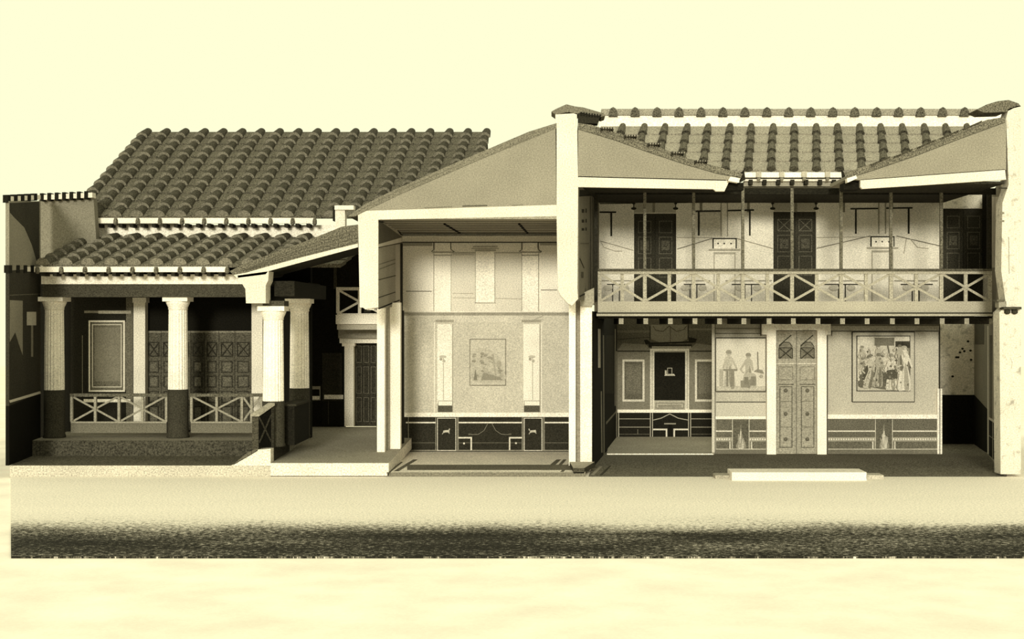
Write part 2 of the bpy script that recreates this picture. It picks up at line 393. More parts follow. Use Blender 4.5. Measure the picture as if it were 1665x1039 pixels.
def gutter(th, A, B, n, hb, mm, dark):
    A, B = V(A), V(B)
    g = MB(); g.box((A.x-.1, A.y-.1, A.z-hb), (B.x, A.y, A.z-.0), mm); eb = obj('eave_board', g, th)
    for i in range(n+1):
        c = A.lerp(B, i/n)
        g = MB(); g.lathe(c+V((0, -.13, -hb*1.35)), [(.03, 0), (.06, .03), (.06, hb*.8), (.04, hb*1.3)], M(95, 'tile'), 10); obj('spout_tile', g, eb)
    for i in range(2*n):
        c = A.lerp(B, (i+.35)/(2*n))
        g = MB(); g.box((c.x-.05, c.y-.04, c.z-hb-.1), (c.x+.05, c.y+.35, c.z-hb-.005), dark); obj('rafter_end', g, eb)
gutter(ur, EL+V((0, 0, -.03)), EL+V((11.3*tile, 0, -.03)), 11, .15, M(236), M(52, 'wood'))
# lower roof
K0, K1 = 1.07, 1.145
lr = thing('tiled_roof', 'lower tiled lean-to roof directly above the court columns', 'roof', P(240, 440, K0))
LE = V(((70-CX)*1.07*S, Yk(K0), P(0, 432, K0).z)); LR_ = V(((140-CX)*1.125*S, Yk(K1), P(0, 386, K1).z))
nn = 13
tiled_slope(lr, LE, LE+V((nn*tile, 0, 0)), LR_, LR_+V((nn*tile, 0, 0)), nn, 6, .15, M(100, 'tile'), M(76, 'tile'), skip=(13,))
gutter(lr, LE+V((-.1, 0, -.03)), LE+V((8.1*tile, 0, -.03)), 8, .14, M(236), M(52, 'wood'))
# small white end pieces beside the gable
g = MB(); g.bx(544, 334, 575, 341, 1.06, .3, M(230)); g.bx(545, 341, 561, 374, 1.062, .3, M(225)); g.bx(541, 336, 545, 359, 1.064, .3, M(40))
tag(obj('gable_bracket', g), 'small white stepped block where the big roof meets the grey gable', 'bracket')
# cut side portico roof
cr = thing('lean_to_roof', 'cut lean-to roof sloping up from the court to the central room', 'roof', P(480, 440))
gp = [(373, 441), (400, 428), (440, 413), (480, 398.5), (520, 383), (556, 368.5), (582, 365), (582, 396), (540, 406), (490, 418.5), (440, 432), (400, 443.5), (380, 447)]
g = MB(); g.prism([P(*q) for q in gp], (0, 2.1, 0), M(100, 'tile')); obj('roof_slab', g, cr)
fl = Plane(0, 1.0, 10, 1.0)
q = Paint(fl)
for o_ in (4.5, 9, 14, 19): q.curve([(385+o_, 442.5-.2*o_), (480, 401+o_*.9), (580, 368+o_*1.35)], .8, M(80))
obj('layer_lines', q, cr)
g = MB(); g.prism([P(*q) for q in [(380, 447), (400, 443.5), (440, 432), (490, 418.5), (540, 406), (582, 396), (582, 402), (436, 441), (432, 446), (385, 452)]], (0, 2.1, 0), M(215), M(50)); obj('soffit_edge', g, cr)
g = MB(); g.prism([P(*q) for q in [(386, 448), (437, 441), (436, 456), (432, 464), (432, 493), (400, 493), (399, 470), (394, 462), (389, 457)]], (0, .6, 0), M(210)); obj('bracket', g, cr)
# dark passage back wall
KD = 1.25
pd = Plane(0, KD, 10, KD)
w = Paint(pd)
def wbx(x0, y0, x1, y1, k, t, m_): w.bx(x0, y0, x1, y1, k, t, m_)
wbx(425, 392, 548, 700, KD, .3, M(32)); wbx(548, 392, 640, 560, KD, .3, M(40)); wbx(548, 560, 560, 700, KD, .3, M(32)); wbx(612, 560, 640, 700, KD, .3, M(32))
w.rect(524, 574, 556, 690, M(56)); w.rect(527, 642, 558, 649, M(240)); w.rect(505, 628, 521, 633, M(150)); w.rect(506, 644, 521, 651, M(235)); w.frame(505, 629, 521, 651, 1.5, M(150))
w.rect(440, 445, 478, 480, M(62)); w.line(470, 440, 470, 480, 1, M(90)); w.line(545, 395, 545, 470, 5, M(75)); w.rect(524, 652, 557, 690, M(36)); w.line(534, 652, 534, 690, 1, M(70))
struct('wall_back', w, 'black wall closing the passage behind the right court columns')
g = MB(); F0, F1 = P(440, 753), P(632, 753)
zb = P(0, 694, KD).z
g.prism([V((F0.x, 0, F0.z)), V((F1.x, 0, F0.z)), V((F1.x, Yk(KD), zb)), V((F0.x-1.6, Yk(KD), zb)), V((F0.x, Yk(KB)-.1, zb-.1))], (0, 0, -.31), M(156, 'stone'), M(222, 'stone'))
struct('floor', g, 'grey floor of the passage left of the central room')
# passage door
dr = MB(); th = struct('door_1', Paint(pd).rect(575, 556, 613, 693, M(58, 'wood')), 'dark door at the end of the passage')
q = Paint(pd); q.c = .03
for (a, b) in ((579, 588), (591, 600), (603, 611)):
    for (c, d) in ((562, 590), (596, 640), (646, 686)): q.frame(a, c, b, d, 1, M(92, 'wood'))
obj('door_panelling', q, th)
fr = thing('door_frame', 'white door frame and lintel at the end of the passage', 'door frame', P(580, 693, KD-.01))
g = MB(); g.bx(560, 561, 575, 693, KD-.01, .3, M(244)); obj('jamb', g, fr)
g = MB(); g.bx(552, 550, 616, 558, KD-.014, .35, M(232)); g.bx(556, 558, 577, 563, KD-.012, .3, M(244)); obj('lintel', g, fr)
g = MB(); g.bx(550, 535, 640, 550, KD-.02, .35, M(140)); obj('frieze', g, fr)
bl = railing([549, 584.5, 620], 467, 512, 1.20, 'small white lattice balcony over the passage door', M(226), None, cat='balcony', fine=4)
g = MB(); g.bx(546, 512, 640, 527, 1.199, .6, M(240)); obj('slab', g, bl)
g = MB(); g.bx(548, 527, 640, 536, 1.202, .5, M(170)); obj('beam', g, bl)

# =================================================================== TABLINUM (centre)
KT = 1.163
zt = Zc(-243)
g = MB(); g.prism([V((P(630, 0).x, 0, zt)), V((P(952, 0).x, 0, zt)), V((P(940, 0, KT).x, Yk(KT), zt)), V((P(650, 0, KT).x, Yk(KT), zt))], (0, 0, -.1), M(228, 'stone'), M(120, 'stone'))
q = Paint(Level(zt)); q.rect(662, 755.5, 932, 764, M(100)); q.poly([(640, 766), (672, 747), (679, 747), (648, 766)], M(120)); q.poly([(628, 769), (652, 751), (655, 751), (633, 769)], M(130))
q.poly([(905, 747), (912, 747), (894, 764), (884, 764)], M(95)); q.poly([(916, 747), (921, 747), (906, 764), (900, 764)], M(110)); q.poly([(928, 750), (932, 750), (916, 767), (911, 767)], M(75))
g.add(q.v, q.f, M(100, 'stone')); 
struct('floor', g, 'pale floor of the central room with dark mosaic border')
pt_ = Plane(0, KT, 10, KT)
w = Paint(pt_)
w.bx(653, 376, 935, 525+243/KT, KT, .3, M(228))
w.rect(657, 395, 704, 506, M(238)); w.rect(733, 410, 773, 506, M(218)); w.rect(805, 410, 849, 506, M(218)); w.rect(878, 395, 928, 506, M(238))
w.rect(733, 395, 849, 411, M(234))
w.rect(655, 395, 703, 400, M(165)); w.rect(878, 395, 906, 399, M(175))
for (a, b, c, d) in ((706, 733, 703.5, 736), (849, 875, 846, 877)):
    w.rect(a, 411, b, 507, M(246)); w.rect(a+1.5, 394, b-1, 409, M(246)); w.rect(a-3, 409, b+5, 411, M(160)); w.rect(a-1, 414, b+2, 416, M(175))
    w.line(a-.5, 394, a-.5, 405, 1.4, M(50)); w.line(b, 394, b, 405, 1.4, M(50)); w.curve([(b, 405), (b+3, 408), (b+6, 409)], 1.2, M(90)); w.curve([(a, 405), (a-3, 408), (a-5, 409)], 1.2, M(90))
    w.line(a-.5, 412, a-.5, 506, .8, M(150)); w.line(b+.3, 412, b+.3, 506, .8, M(165))
w.line(704, 413, 704, 506, 1.2, M(244)); w.line(878, 413, 878, 506, 2, M(244)); w.line(876, 413, 876, 506, .7, M(170))
w.line(660, 473.6, 702, 473.6, 1.1, M(110)); w.line(879, 471.5, 906, 471.5, 1.1, M(110)); w.line(736, 411, 772, 411, 1.2, M(160)); w.line(806, 411, 848, 411, 1.2, M(165)); w.rect(736, 413, 770, 415, M(185))
w.line(736, 484, 850, 486, .8, M(175)); w.line(736, 477, 770, 477, .8, M(180))
w.rect(769, 400, 809, 402, M(172)); w.rect(767, 403.5, 811, 405, M(182)); w.rect(772, 406, 806, 408, M(170)); w.rect(773.5, 409, 804, 492, M(248)); w.line(773, 409, 773, 492, 1, M(165)); w.line(804.5, 409, 804.5, 492, 1, M(165)); w.line(772, 492.5, 806, 492.5, 1.2, M(165))
# lower register
w.rect(655, 508, 930, 672, M(198)); w.rect(655, 508, 930, 513, M(152)); w.rect(733, 513, 850, 524, M(206)); w.rect(657, 536, 704, 537.5, M(200)); w.rect(880, 533, 928, 535, M(195)); w.rect(657, 652, 706, 653, M(195))
for (a, b) in ((711, 735), (851, 877)):
    w.poly([(a, 656), (b, 656), (b, 529), ((a if a < 800 else b), 525), (a, 529)] if 0 else [(a, 656), (b, 656), (b, 527), (a, 527)], M(238))
    w.rect(a-3, 520, b+3, 524, M(160)); w.rect(a+1, 652, b+1, 660, M(240)); w.frame(a+1, 651.5, b+1, 660, .8, M(120)); w.rect(a+1, 660, b+1, 670, M(86))
    c = a+10 if a < 800 else a+15
    w.line(c, 582, c, 650, 1, M(165)); w.dot(c-1, 580, 6, M(190), 2.4); w.dot(c-4, 584, 2.5, M(165)); w.dot(c+1, 587, 2.5, M(180)); w.line(b+1, 527, b+1, 670, 1, M(160))
w.line(706.5, 524, 706.5, 672, 1.6, M(235)); w.line(880.5, 524, 880.5, 672, 1.6, M(235)); w.curve([(862, 524), (870, 519), (884, 513)], 1, M(160)); w.curve([(736, 545), (736, 670)], .8, M(160))
w.rect(655, 671, 930, 678, M(242))
w.rect(655, 678, 930, 732.5, M(54)); w.rect(655, 732.5, 930, 525+243/KT+1, M(62))
L = M(214); L2 = M(150)
w.line(655, 732.3, 930, 732.3, 1.3, L2)
for (a, b) in ((660, 708), (745, 848.5), (885, 930)): w.rect(a, 686, b, 688.2, M(228)); w.line(a, 720, b, 720, .8, M(110))
for x in (664, 708.5, 743.5, 745.2, 849, 851, 883, 885): w.line(x, 678, x, 732, 1, L2)
w.frame(710.8, 679.5, 741.5, 733, 1, L); w.frame(852, 679.5, 881.5, 733, 1, L)
w.rect(745, 710.5, 767, 713, L); w.rect(765, 710.5, 767.4, 732, L); w.rect(827.5, 710.5, 849, 713, L); w.rect(827.5, 710.5, 829.8, 732, L)
w.dot(754.5, 721, 1.6, L); w.dot(839, 720.5, 1.6, L)
for (x, s_) in ((725, 1), (866, -1)):
    w.poly([(x-5, 704), (x-4, 700), (x+5, 699), (x+6, 703), (x, 703)] if 1 else [], M(190)); w.line(x+5*s_, 700, x+6*s_, 697, 1.6, M(190)); w.line(x-4, 703, x-6, 706, 1, M(190)); w.line(x+4, 703, x+6, 705, 1, M(190))
w.curve([(793, 689), (787, 700), (778, 706), (762, 707)], .8, M(128)); w.curve([(800, 689), (806, 700), (815, 706), (830, 707)], .8, M(128)); w.dot(764, 706, 3, M(95), 1.3); w.dot(829, 706, 3, M(95), 1.3)
struct('wall_back', w, 'painted back wall of the central room with white columns and black dado')
# cornice
g = MB(); g.bx(652, 383.5, 932, 386, KT-.006, .2, M(215)); g.bx(652, 386, 932, 393, KT-.004, .14, M(206)); g.bx(652, 393, 932, 394.5, KT-.003, .1, M(60))
struct('trim_1', g, 'pale cornice under the plank ceiling')
# ceiling, left upper side wall
g = MB(); cc = M(150, 'wood'); zc0 = P(0, 356).z
ny = 8
for i in range(ny):
    y0, y1 = Yk(KT)*i/ny, Yk(KT)*(i+1)/ny
    zz0 = zc0-.0+ .0*i
    g.box((P(613, 0).x, y0+.01, zc0), (P(930, 0).x, y1, zc0+.1), cc)
    g.box((P(613, 0).x, y1-.012, zc0-.012), (P(930, 0).x, y1+.012, zc0), M(50, 'wood'))
for (xa, xb) in ((715, 722), (842, 849)):
    g.prism([P(xa-2, 365, 1.0)+V((0, 1.6, -P(0, 365).z+zc0-.03)), P(xa+1, 365, 1.0)+V((0, 1.6, -P(0, 365).z+zc0-.03)), P(xb+4, 365)+V((0, 5.4, -P(0, 365).z+zc0-.03)), P(xb+1, 365)+V((0, 5.4, -P(0, 365).z+zc0-.03))], (0, 0, .03), M(26))
struct('ceiling', g, 'dark plank ceiling of the central room')
sl = Plane(615, 1.0, 655, KT)
w = Paint(sl)
q0, q1 = sl.pt(615.5, 525), sl.pt(655, 525)
w.prism([V((q0.x, q0.y, P(0, 502).z)), V((q1.x, q1.y, P(0, 497, KT).z)), V((q1.x, q1.y, zc0)), V((q0.x, q0.y, zc0))], (-.12, 0, 0), M(156))
w.poly([(616, 358), (652, 384), (652, 386), (616, 397)], M(92)); w.curve([(616, 360), (634, 363), (645, 371), (653, 382)], 2, M(36))
w.poly([(616, 397), (654, 386), (654, 394), (616, 402)], M(205)); w.curve([(616, 402.5), (654, 394.5)], 1.4, M(60))
w.line(616, 455, 644, 448, 1.2, M(55)); w.line(616, 484, 643, 475, 1.2, M(60)); w.line(617, 438, 643, 428, .9, M(110)); w.line(617, 430, 643, 422, .9, M(120))
w.rect(643.5, 398, 650, 500, M(180)); w.rect(651.5, 396, 654.8, 505, M(46)); w.line(616, 502, 650, 488, 2, M(35))
struct('wall_left', w, 'short grey upper side wall at left of the central room')
# section frame of the central room
g = MB()
g.prism([P(*q) for q in [(582, 350), (590, 343), (905, 333), (905, 351.5), (615, 357), (615, 500), (606, 501), (594, 503), (590, 500), (585, 500)]], (0, .12, 0), M(216))
cf = obj('cut_wall_frame', g); tag(cf, 'white cut wall and ceiling beam framing the central room', 'wall')
g = MB(); g.bx(592, 500, 602, 508, 1.004, .15, M(40)); g.bx(596, 500, 608, 504, 1.003, .15, M(235)); obj('bearing_stub', g, cf)
gr = thing('gable', 'grey triangular cut gable above the central room', 'gable', P(740, 340))
g = MB(); g.prism([P(*q) for q in [(566, 352), (590, 334), (640, 309), (740, 265), (860, 214), (905, 200), (905, 333), (590, 343), (582, 350)]], (0, 2.0, 0), M(142)); obj('gable_face', g, gr)
q = Paint(fl); q.poly([(566, 352), (576, 352), (600, 340), (650, 316), (760, 268), (905, 209), (905, 200), (860, 214), (740, 265), (640, 309), (590, 334)], M(118, 'tile'))
q.curve([(576, 352), (600, 340), (650, 316), (760, 268), (860, 225)], 1, M(105)); q.curve([(575, 347), (640, 314), (740, 271)], .8, M(100)); q.line(690, 338, 735, 336, 1, M(110)); q.line(752, 335, 792, 334, 1.6, M(80)); q.line(832, 334, 850, 333, 1, M(110))
obj('roof_edge', q, gr)
# jambs
def jamb(name, parts, label, cat='door jamb'):
    th = thing('door_jamb', label, cat, P((parts[0][0]+parts[-1][1])/2, 525+243/parts[0][2], parts[0][2]))
    for (x0, x1, k, y0, m_, t, nm) in parts:
        g = MB(); g.bx(x0, y0, x1, 525+243/k, k, t, m_); obj(nm, g, th)
    return th
jamb('l', [(613, 625.5, 1.065, 498, M(246), .3, 'outer_pilaster'), (625.5, 632.5, 1.08, 498, M(160), .3, 'reveal'), (632.5, 651, 1.085, 492, M(244), .3, 'inner_pilaster'), (650.5, 655.5, 1.12, 505, M(50), .3, 'dark_strip')], 'white stepped door jamb at left of the central room')
jamb('r', [(925, 936, 1.045, 488, M(252), .3, 'outer_pilaster'), (936, 943.5, 1.055, 486, M(150), .3, 'reveal'), (943.5, 962.5, 1.05, 476, M(242), .3, 'inner_pilaster')], 'white stepped door jamb between central room and right hall')
g = MB(); g.prism([P(944, 478, 1.045), P(966, 468, 1.045), P(966, 492, 1.045), P(963, 498, 1.045), P(944, 498, 1.045)], (0, .3, 0), M(150)); tag(obj('corbel', g), 'grey corbel on top of the right white jamb', 'corbel')
g = MB(); zs = Zc(-236)
g.prism([V((P(932, 0).x, .0, zs)), V((P(950, 0).x, .0, zs)), V((P(966, 0, 1.06).x, Yk(1.045)-.01, zs)), V((P(926, 0, 1.05).x, Yk(1.045)-.01, zs))], (0, 0, -.13), M(170, 'stone'), M(75, 'stone'))
tag(obj('threshold', g), 'low stone threshold at the foot of the jamb between centre and right hall', 'threshold')
# central tall pier
pr = thing('cut_pier', 'tall white cut wall pier between central gable and right hall', 'pier', P(922, 497))
g = MB(); g.prism([P(*q) for q in [(903, 186), (938, 184), (940, 300), (939, 470), (940, 486), (930, 497), (924, 494), (911, 480), (907, 470), (905, 351)]], (0, .55, 0), M(216)); obj('wall_core', g, pr)
g = MB(); g.prism([P(*q) for q in [(896.5, 181.5), (904, 177), (921, 169.5), (935, 173), (948, 174.5), (981, 184), (984, 188), (978, 190), (944, 183), (938, 186), (925, 182), (903, 186)]], (0, .8, 0), M(112, 'tile')); ct = obj('cap_tiles', g, pr)
for i in range(8):
    g = MB(); x = 944+i*4.4; g.bx(x, 182+i*.55, x+2.2, 188+i*.45, .999, .5, M(34)); obj('tile_end', g, ct)
g = MB(); g.prism([P(*q) for q in [(940, 184), (976, 188.5), (972, 201), (940, 200)]], (0, .4, 0), M(52)); obj('shadow_recess', g, pr)

# =================================================================== ATRIUM (right)
za = Zc(-250)+.004
g = MB(); g.prism([V((P(957, 0).x, 0, za+.004)), V((P(1637, 0).x, 0, za+.004)), V((P(1632, 0, 1.3).x, Yk(1.3), za+.06)), V((P(980, 0, 1.3).x, Yk(1.3), za+.06))], (0, 0, -.02), M(108, 'soil'), M(60))
struct('floor', g, 'dark floor of the right hall')
q = Paint(Level(za+.03)); q.c = .002
lv = Level(za+.012)
q = Paint(lv); q.poly([(960, 772), (1000, 735), (1003, 735), (966, 772)], M(150)); q.poly([(975, 772), (1012, 738), (1014, 738), (979, 772)], M(70)); q.poly([(1632, 772), (1600, 738), (1603, 738), (1637, 772)], M(150))
struct('trim_2', q, 'pale border lines of the hall floor')
# ala back wall
KA = 1.30
pa = Plane(0, KA, 10, KA)
w = Paint(pa)
zal = 713
w.bx(985, 490, 1200, 525+250/KA+2, KA, .3, M(84))
w.rect(1004, 515, 1162, 572, M(88)); w.rect(1004, 537, 1057, 541, M(105)); w.line(1004, 552, 1060, 548, 1, M(60)); w.rect(1120, 534, 1162, 537, M(110))
w.poly([(1004, 572), (1062, 572), (1050, 560), (1012, 558), (1004, 570)], M(120)); w.poly([(1116, 572), (1162, 572), (1162, 562), (1132, 558)], M(118))
w.poly([(1058, 528), (1118, 528), (1118, 551), (1108, 556), (1090, 559), (1070, 556), (1058, 551)], M(122))
w.curve([(1062, 530), (1066, 537), (1078, 539), (1088, 530), (1100, 539), (1112, 536), (1117, 529)], 1.2, M(75)); w.line(1090, 530, 1090, 556, 1, M(70))
w.poly([(1050, 560), (1131, 557), (1133, 551), (1120, 548), (1120, 555), (1058, 557), (1052, 552), (1047, 553)], M(42)); w.rect(1055, 560, 1125, 565, M(46)); w.rect(1060, 563, 1124, 567, M(145))
w.line(1057, 530, 1057, 552, 1.6, M(60)); w.line(1119, 525, 1119, 552, 1.6, M(60))
w.rect(1004, 571, 1162, 666, M(122)); w.rect(1004, 570, 1060, 572, M(60)); w.rect(1120, 570, 1162, 572, M(60))
w.rect(1057, 567, 1064, 666, M(205)); w.rect(1114, 567, 1120.5, 666, M(205)); w.rect(1058, 567, 1119, 571, M(205)); w.line(1060.5, 570, 1060.5, 664, .8, M(140)); w.line(1117.5, 570, 1117.5, 664, .8, M(140))
w.rect(1064, 573, 1114, 651, M(36)); w.rect(1064, 651, 1114, 665, M(170)); w.frame(1066, 655, 1112, 664, 1, M(110)); w.rect(1070, 658, 1108, 662, M(140))
w.poly([(1080, 611), (1098, 611), (1096, 608), (1082, 608)], M(190)); w.rect(1081, 602, 1084, 609, M(180)); w.frame(1085, 598, 1093, 610, 1, M(170))
for (a, b) in ((1012, 1048), (1130, 1166)):
    w.rect(a, 584.5, b, 653, M(206)); w.rect(a+3.3, 588, b-3.3, 649.5, M(96)); w.rect(a+6, 592, b-6, 640, M(108))
w.rect(1004, 666, 1162, 671, M(244)); w.rect(1004, 671, 1162, 716, M(40))
for y in (681, 694.5): w.line(1006, y, 1057, y, 1.2, M(150)); w.line(1124, y, 1162, y, 1.2, M(150))
w.line(1006, 706, 1056, 706, 1, M(92)); w.line(1124, 706, 1162, 706, 1, M(92)); w.line(1037, 698, 1037, 706, 1, M(110))
for x in (1006, 1057.5, 1061, 1119.5, 1123): w.line(x, 671, x, 716, 1.2, M(180))
w.curve([(1062, 683), (1075, 680), (1089, 673), (1103, 680), (1119, 683)], 1.4, M(160)); w.rect(1062, 697, 1085, 699.5, M(215)); w.rect(1082.5, 697, 1085, 716, M(215)); w.rect(1095, 697, 1119, 699.5, M(215)); w.rect(1095, 697, 1097.5, 716, M(215)); w.rect(1080, 688, 1099, 690, M(150)); w.rect(1087, 690, 1093, 714, M(30))
struct('wall_back', w, 'dark painted wall at the back of the side room left of the main door')
# ala floor & step
g = MB(); y0k = 1.155
g.prism([V((P(987, 0, 1.155).x, Yk(1.155), Zc(-245.5))), V((P(1160, 0, 1.155).x, Yk(1.155), Zc(-245.5))), V((P(1200, 0, KA).x, Yk(KA), Zc(-240.5))), V((P(990, 0, KA).x, Yk(KA), Zc(-240.5)))], (0, 0, -.09), M(160, 'stone'), M(250, 'stone'))
struct('floor', g, 'lighter floor of the side room with a pale edge line')
# left wall of hall
al = Plane(963.5, 1.055, 1003, KA)
w = Paint(al); a0, a1 = al.pt(963.5, 525), al.pt(1003.5, 525)
w.prism([V((a0.x, a0.y, za)), V((a1.x, a1.y, za)), V((a1.x, a1.y, Zc(20))), V((a0.x, a0.y, Zc(20)))], (-.12, 0, 0), M(38))
w.rect(973, 535, 976.5, 598, M(185)); w.line(981.5, 545, 982.5, 739, 1.4, M(120)); w.line(978, 636, 979, 736, 1.6, M(120)); w.line(1000.5, 535, 1000.5, 660, 1.2, M(120)); w.poly([(986, 686), (1002, 668), (1002, 671), (986, 690)], M(110)); w.rect(984, 545, 998, 640, M(50)); w.line(1003, 571, 1003, 714, 1.2, M(150))
struct('wall_left', w, 'dark side wall of the right hall at ground floor')
au = Plane(941, 1.004, 974, 1.163)
w = Paint(au); a0, a1 = au.pt(941, 525), au.pt(974.5, 525)
w.prism([V((a0.x, a0.y, P(0, 487).z)), V((a1.x, a1.y, P(0, 487).z)), V((a1.x, a1.y, Zc(228))), V((a0.x, a0.y, Zc(226)))], (-.1, 0, 0), M(122))
for (y0, y1) in ((340, 346), (357, 362), (371, 375)): w.rect(946, y0, 950, y1, M(60)); w.rect(952, y0-1, 954, y1, M(60))
w.rect(942, 309, 967, 319, M(60)); w.line(942, 319, 968, 315, 1.5, M(40)); w.line(960, 320, 960, 470, 1, M(80)); w.rect(963, 315, 968, 472, M(90)); w.line(943, 420, 950, 436, 1, M(60)); w.line(944, 396, 958, 396, 1, M(90)); w.rect(945, 442, 949, 452, M(80)); w.line(943, 482, 968, 470, 2, M(50))
struct('wall_left', w, 'grey upper side wall of the right hall, left of the balcony')
# ground floor back wall of the hall
zbw = 525+250/KT
w = Paint(pt_)
w.bx(1160, 510, 1261.5, zbw, KT, .3, M(190)); w.bx(1329, 510, 1528, zbw, KT, .3, M(190)); w.bx(1261.5, 510, 1329, 537, KT, .3, M(190))
w.rect(1163, 520, 1246, 549, M(165)); w.rect(1163, 533, 1238, 535, M(120)); w.rect(1163, 541.5, 1240, 543, M(95)); w.rect(1164, 548.5, 1246, 550, M(60)); w.rect(1164, 637, 1246, 638, M(100)); w.rect(1164, 653, 1246, 654.5, M(75)); w.rect(1164, 655, 1246, 676, M(200)); w.rect(1163, 677, 1246, 681.5, M(246))
w.line(1246, 549, 1246, 738, 1, M(130)); w.rect(1157.5, 525, 1162.5, zbw, M(200)); w.rect(1162.3, 525, 1163.4, zbw, M(60))
def dado(xa, xb, xc, xd):
    dm = M(104); ln = M(222)
    w.rect(xa, 681.5, xd, zbw, M(130)); w.rect(xa+1, 682, xb-1, 700, dm); w.rect(xa+1, 702, xb-1, 711, dm); w.rect(xc+1, 682, xd-1, 700, dm); w.rect(xc+1, 702, xd-1, 711, dm)
    w.rect(xa, 700, xb, 702, ln); w.rect(xc, 700, xd, 702, ln)
    w.rect(xa, 711, xb, 717.5, M(160)); w.rect(xc, 711, xd, 717.5, M(160))
    n1 = int((xb-xa)/4)
    for i in range(n1): w.rect(xa+1+i*4, 713, xa+3+i*4, 715.5, M(225))
    n1 = int((xd-xc)/4)
    for i in range(n1): w.rect(xc+1+i*4, 713, xc+3+i*4, 715.5, M(225))
    w.rect(xa+1, 718, xb-5, 729.5, dm); w.rect(xc+5, 718, xd-1, 729.5, dm); w.rect(xa, 729.5, xd, 731.2, M(180)); w.rect(xb-5, 718, xb-3.5, 730, ln); w.rect(xc+3.5, 718, xc+5, 730, ln)
    w.rect(xb, 682, xc, 729, M(98)); w.line(xb, 682, xb, 730, 1, M(200)); w.line(xc, 682, xc, 730, 1, M(200)); m_ = (xb+xc)/2
    w.poly(smooth([(m_-7, 728.5), (m_+8, 728.5), (m_+6, 716), (m_+2, 708), (m_, 690), (m_-2, 708), (m_-5, 717)]), M(140))
    w.poly(smooth([(m_-4, 728.5), (m_+5, 728.5), (m_+2, 712), (m_, 700), (m_-2, 712)]), M(195))
    for i in range(26):
        a_ = random.uniform(-1, 1); h_ = random.uniform(6, 30)*(1-abs(a_)*.5); w.line(m_+a_*3, 728, m_+a_*(5+h_*.12), 727-h_, .7, M(random.choice([150, 185, 215])))
    w.rect(xa, 731.2, xd, zbw, M(112))
dado(1164, 1191, 1218, 1246); dado(1346, 1423.5, 1451, 1524)
w.rect(1345, 520, 1528, 530, M(120)); w.rect(1345, 530, 1527, 537.5, M(185)); w.rect(1345, 538, 1526, 539, M(80)); w.rect(1346, 674, 1524, 681, M(246)); w.rect(1524, 632, 1532, zbw, M(240)); w.rect(1527.5, 520, 1528.8, zbw, M(60))
struct('wall_back', w, 'painted ground floor back wall of the right hall around the main door')
# frescoes (generic draped figures)
def robed(q, x, y, h, m_, dk_, seat=False, lean=0):
    r = h*.062; wd = h*.14; a = random.uniform(-.15, .15)*wd
    q.poly(smooth([(x-wd, y), (x+a, y+1), (x+wd, y), (x+wd*.95+lean*.4, y-h*.3), (x+wd*.55+lean, y-h*.55), (x+wd*.85+lean, y-h*.76), (x+lean, y-h*.84), (x-wd*.8+lean, y-h*.76), (x-wd*.55+lean, y-h*.52), (x-wd*.9+lean*.4, y-h*.25)]), m_)
    q.poly(smooth([(x+wd*.1, y-1), (x+wd*.8, y-1), (x+wd*.6+lean, y-h*.4), (x+wd*.2+lean, y-h*.6), (x+lean, y-h*.35)]), dk_)
    q.curve(smooth([(x-wd*.5, y-2), (x-wd*.35, y-h*.2), (x-wd*.2+lean, y-h*.5), (x-wd*.4, y-h*.25)], 2)[:6], .8, dk_)
    q.poly(smooth([(x+lean-r, y-h*.89), (x+lean, y-h*.81), (x+lean+r, y-h*.89), (x+lean+r*.7, y-h*.97), (x+lean-r*.7, y-h*.97)], 3), m_)
    q.poly(smooth([(x+lean-r*1.1, y-h*.91), (x+lean+r*1.1, y-h*.91), (x+lean+r*.8, y-h*.99), (x+lean-r*.8, y-h*.99)], 3), dk_)
    q.line(x+lean-wd*.6, y-h*.74, x-wd*1.25, y-h*.52, h*.045, m_); q.line(x-wd*1.25, y-h*.52, x-wd*.6, y-h*.42, h*.04, m_)
    q.line(x+lean+wd*.7, y-h*.74, x+wd*1.3, y-h*.5, h*.045, m_)
    if seat: q.poly(smooth([(x, y-h*.42), (x+wd*1.6, y-h*.4), (x+wd*2, y-h*.3), (x+wd*2, y), (x+wd*1.4, y), (x+wd*1.1, y-h*.24), (x, y-h*.2)], 3), m_); q.poly([(x-wd*1.2, y), (x+wd*.6, y), (x+wd*.6, y-h*.2), (x-wd*1.2, y-h*.2)], dk_)
f1 = thing('wall_painting', 'pale fresco of two draped figures left of the main door', 'wall painting', P(1204, 636, KT-.002))
q = Paint(pt_); q.c = .07; q.rect(1163.5, 550, 1245.5, 636, M(212)); q.frame(1163.5, 549.5, 1245.5, 636.5, 1, M(90)); obj('painted_ground', q, f1)
q = Paint(pt_); q.c = .09
q.rect(1164.5, 628, 1244.5, 635, M(190)); q.rect(1170, 600, 1176, 628, M(175)); robed(q, 1187, 631, 62, M(184), M(150), lean=-2); q.rect(1181, 601, 1184, 628, M(135)); q.rect(1188, 601, 1194, 628, M(138)); q.rect(1176, 600, 1199, 603, M(140))
robed(q, 1214, 630, 56, M(178), M(142), True, 3); q.rect(1221, 612, 1229, 627, M(135)); q.rect(1210, 613, 1217, 625, M(128)); q.line(1232, 572, 1233, 604, 1.8, M(140)); q.poly([(1226, 604), (1242, 608), (1240, 602), (1232, 600)], M(140)); q.dot(1238, 612, 3, M(170))
obj('painted_figures', q, f1)
f2 = thing('wall_painting', 'framed square fresco of a crowd of figures right of the main door', 'wall painting', P(1436, 654, KT-.002))
q = Paint(pt_); q.c = .07; q.rect(1385.5, 539.5, 1487.5, 654, M(192)); q.frame(1385.5, 539.5, 1487.5, 654, 1.1, M(62)); obj('outer_border', q, f2)
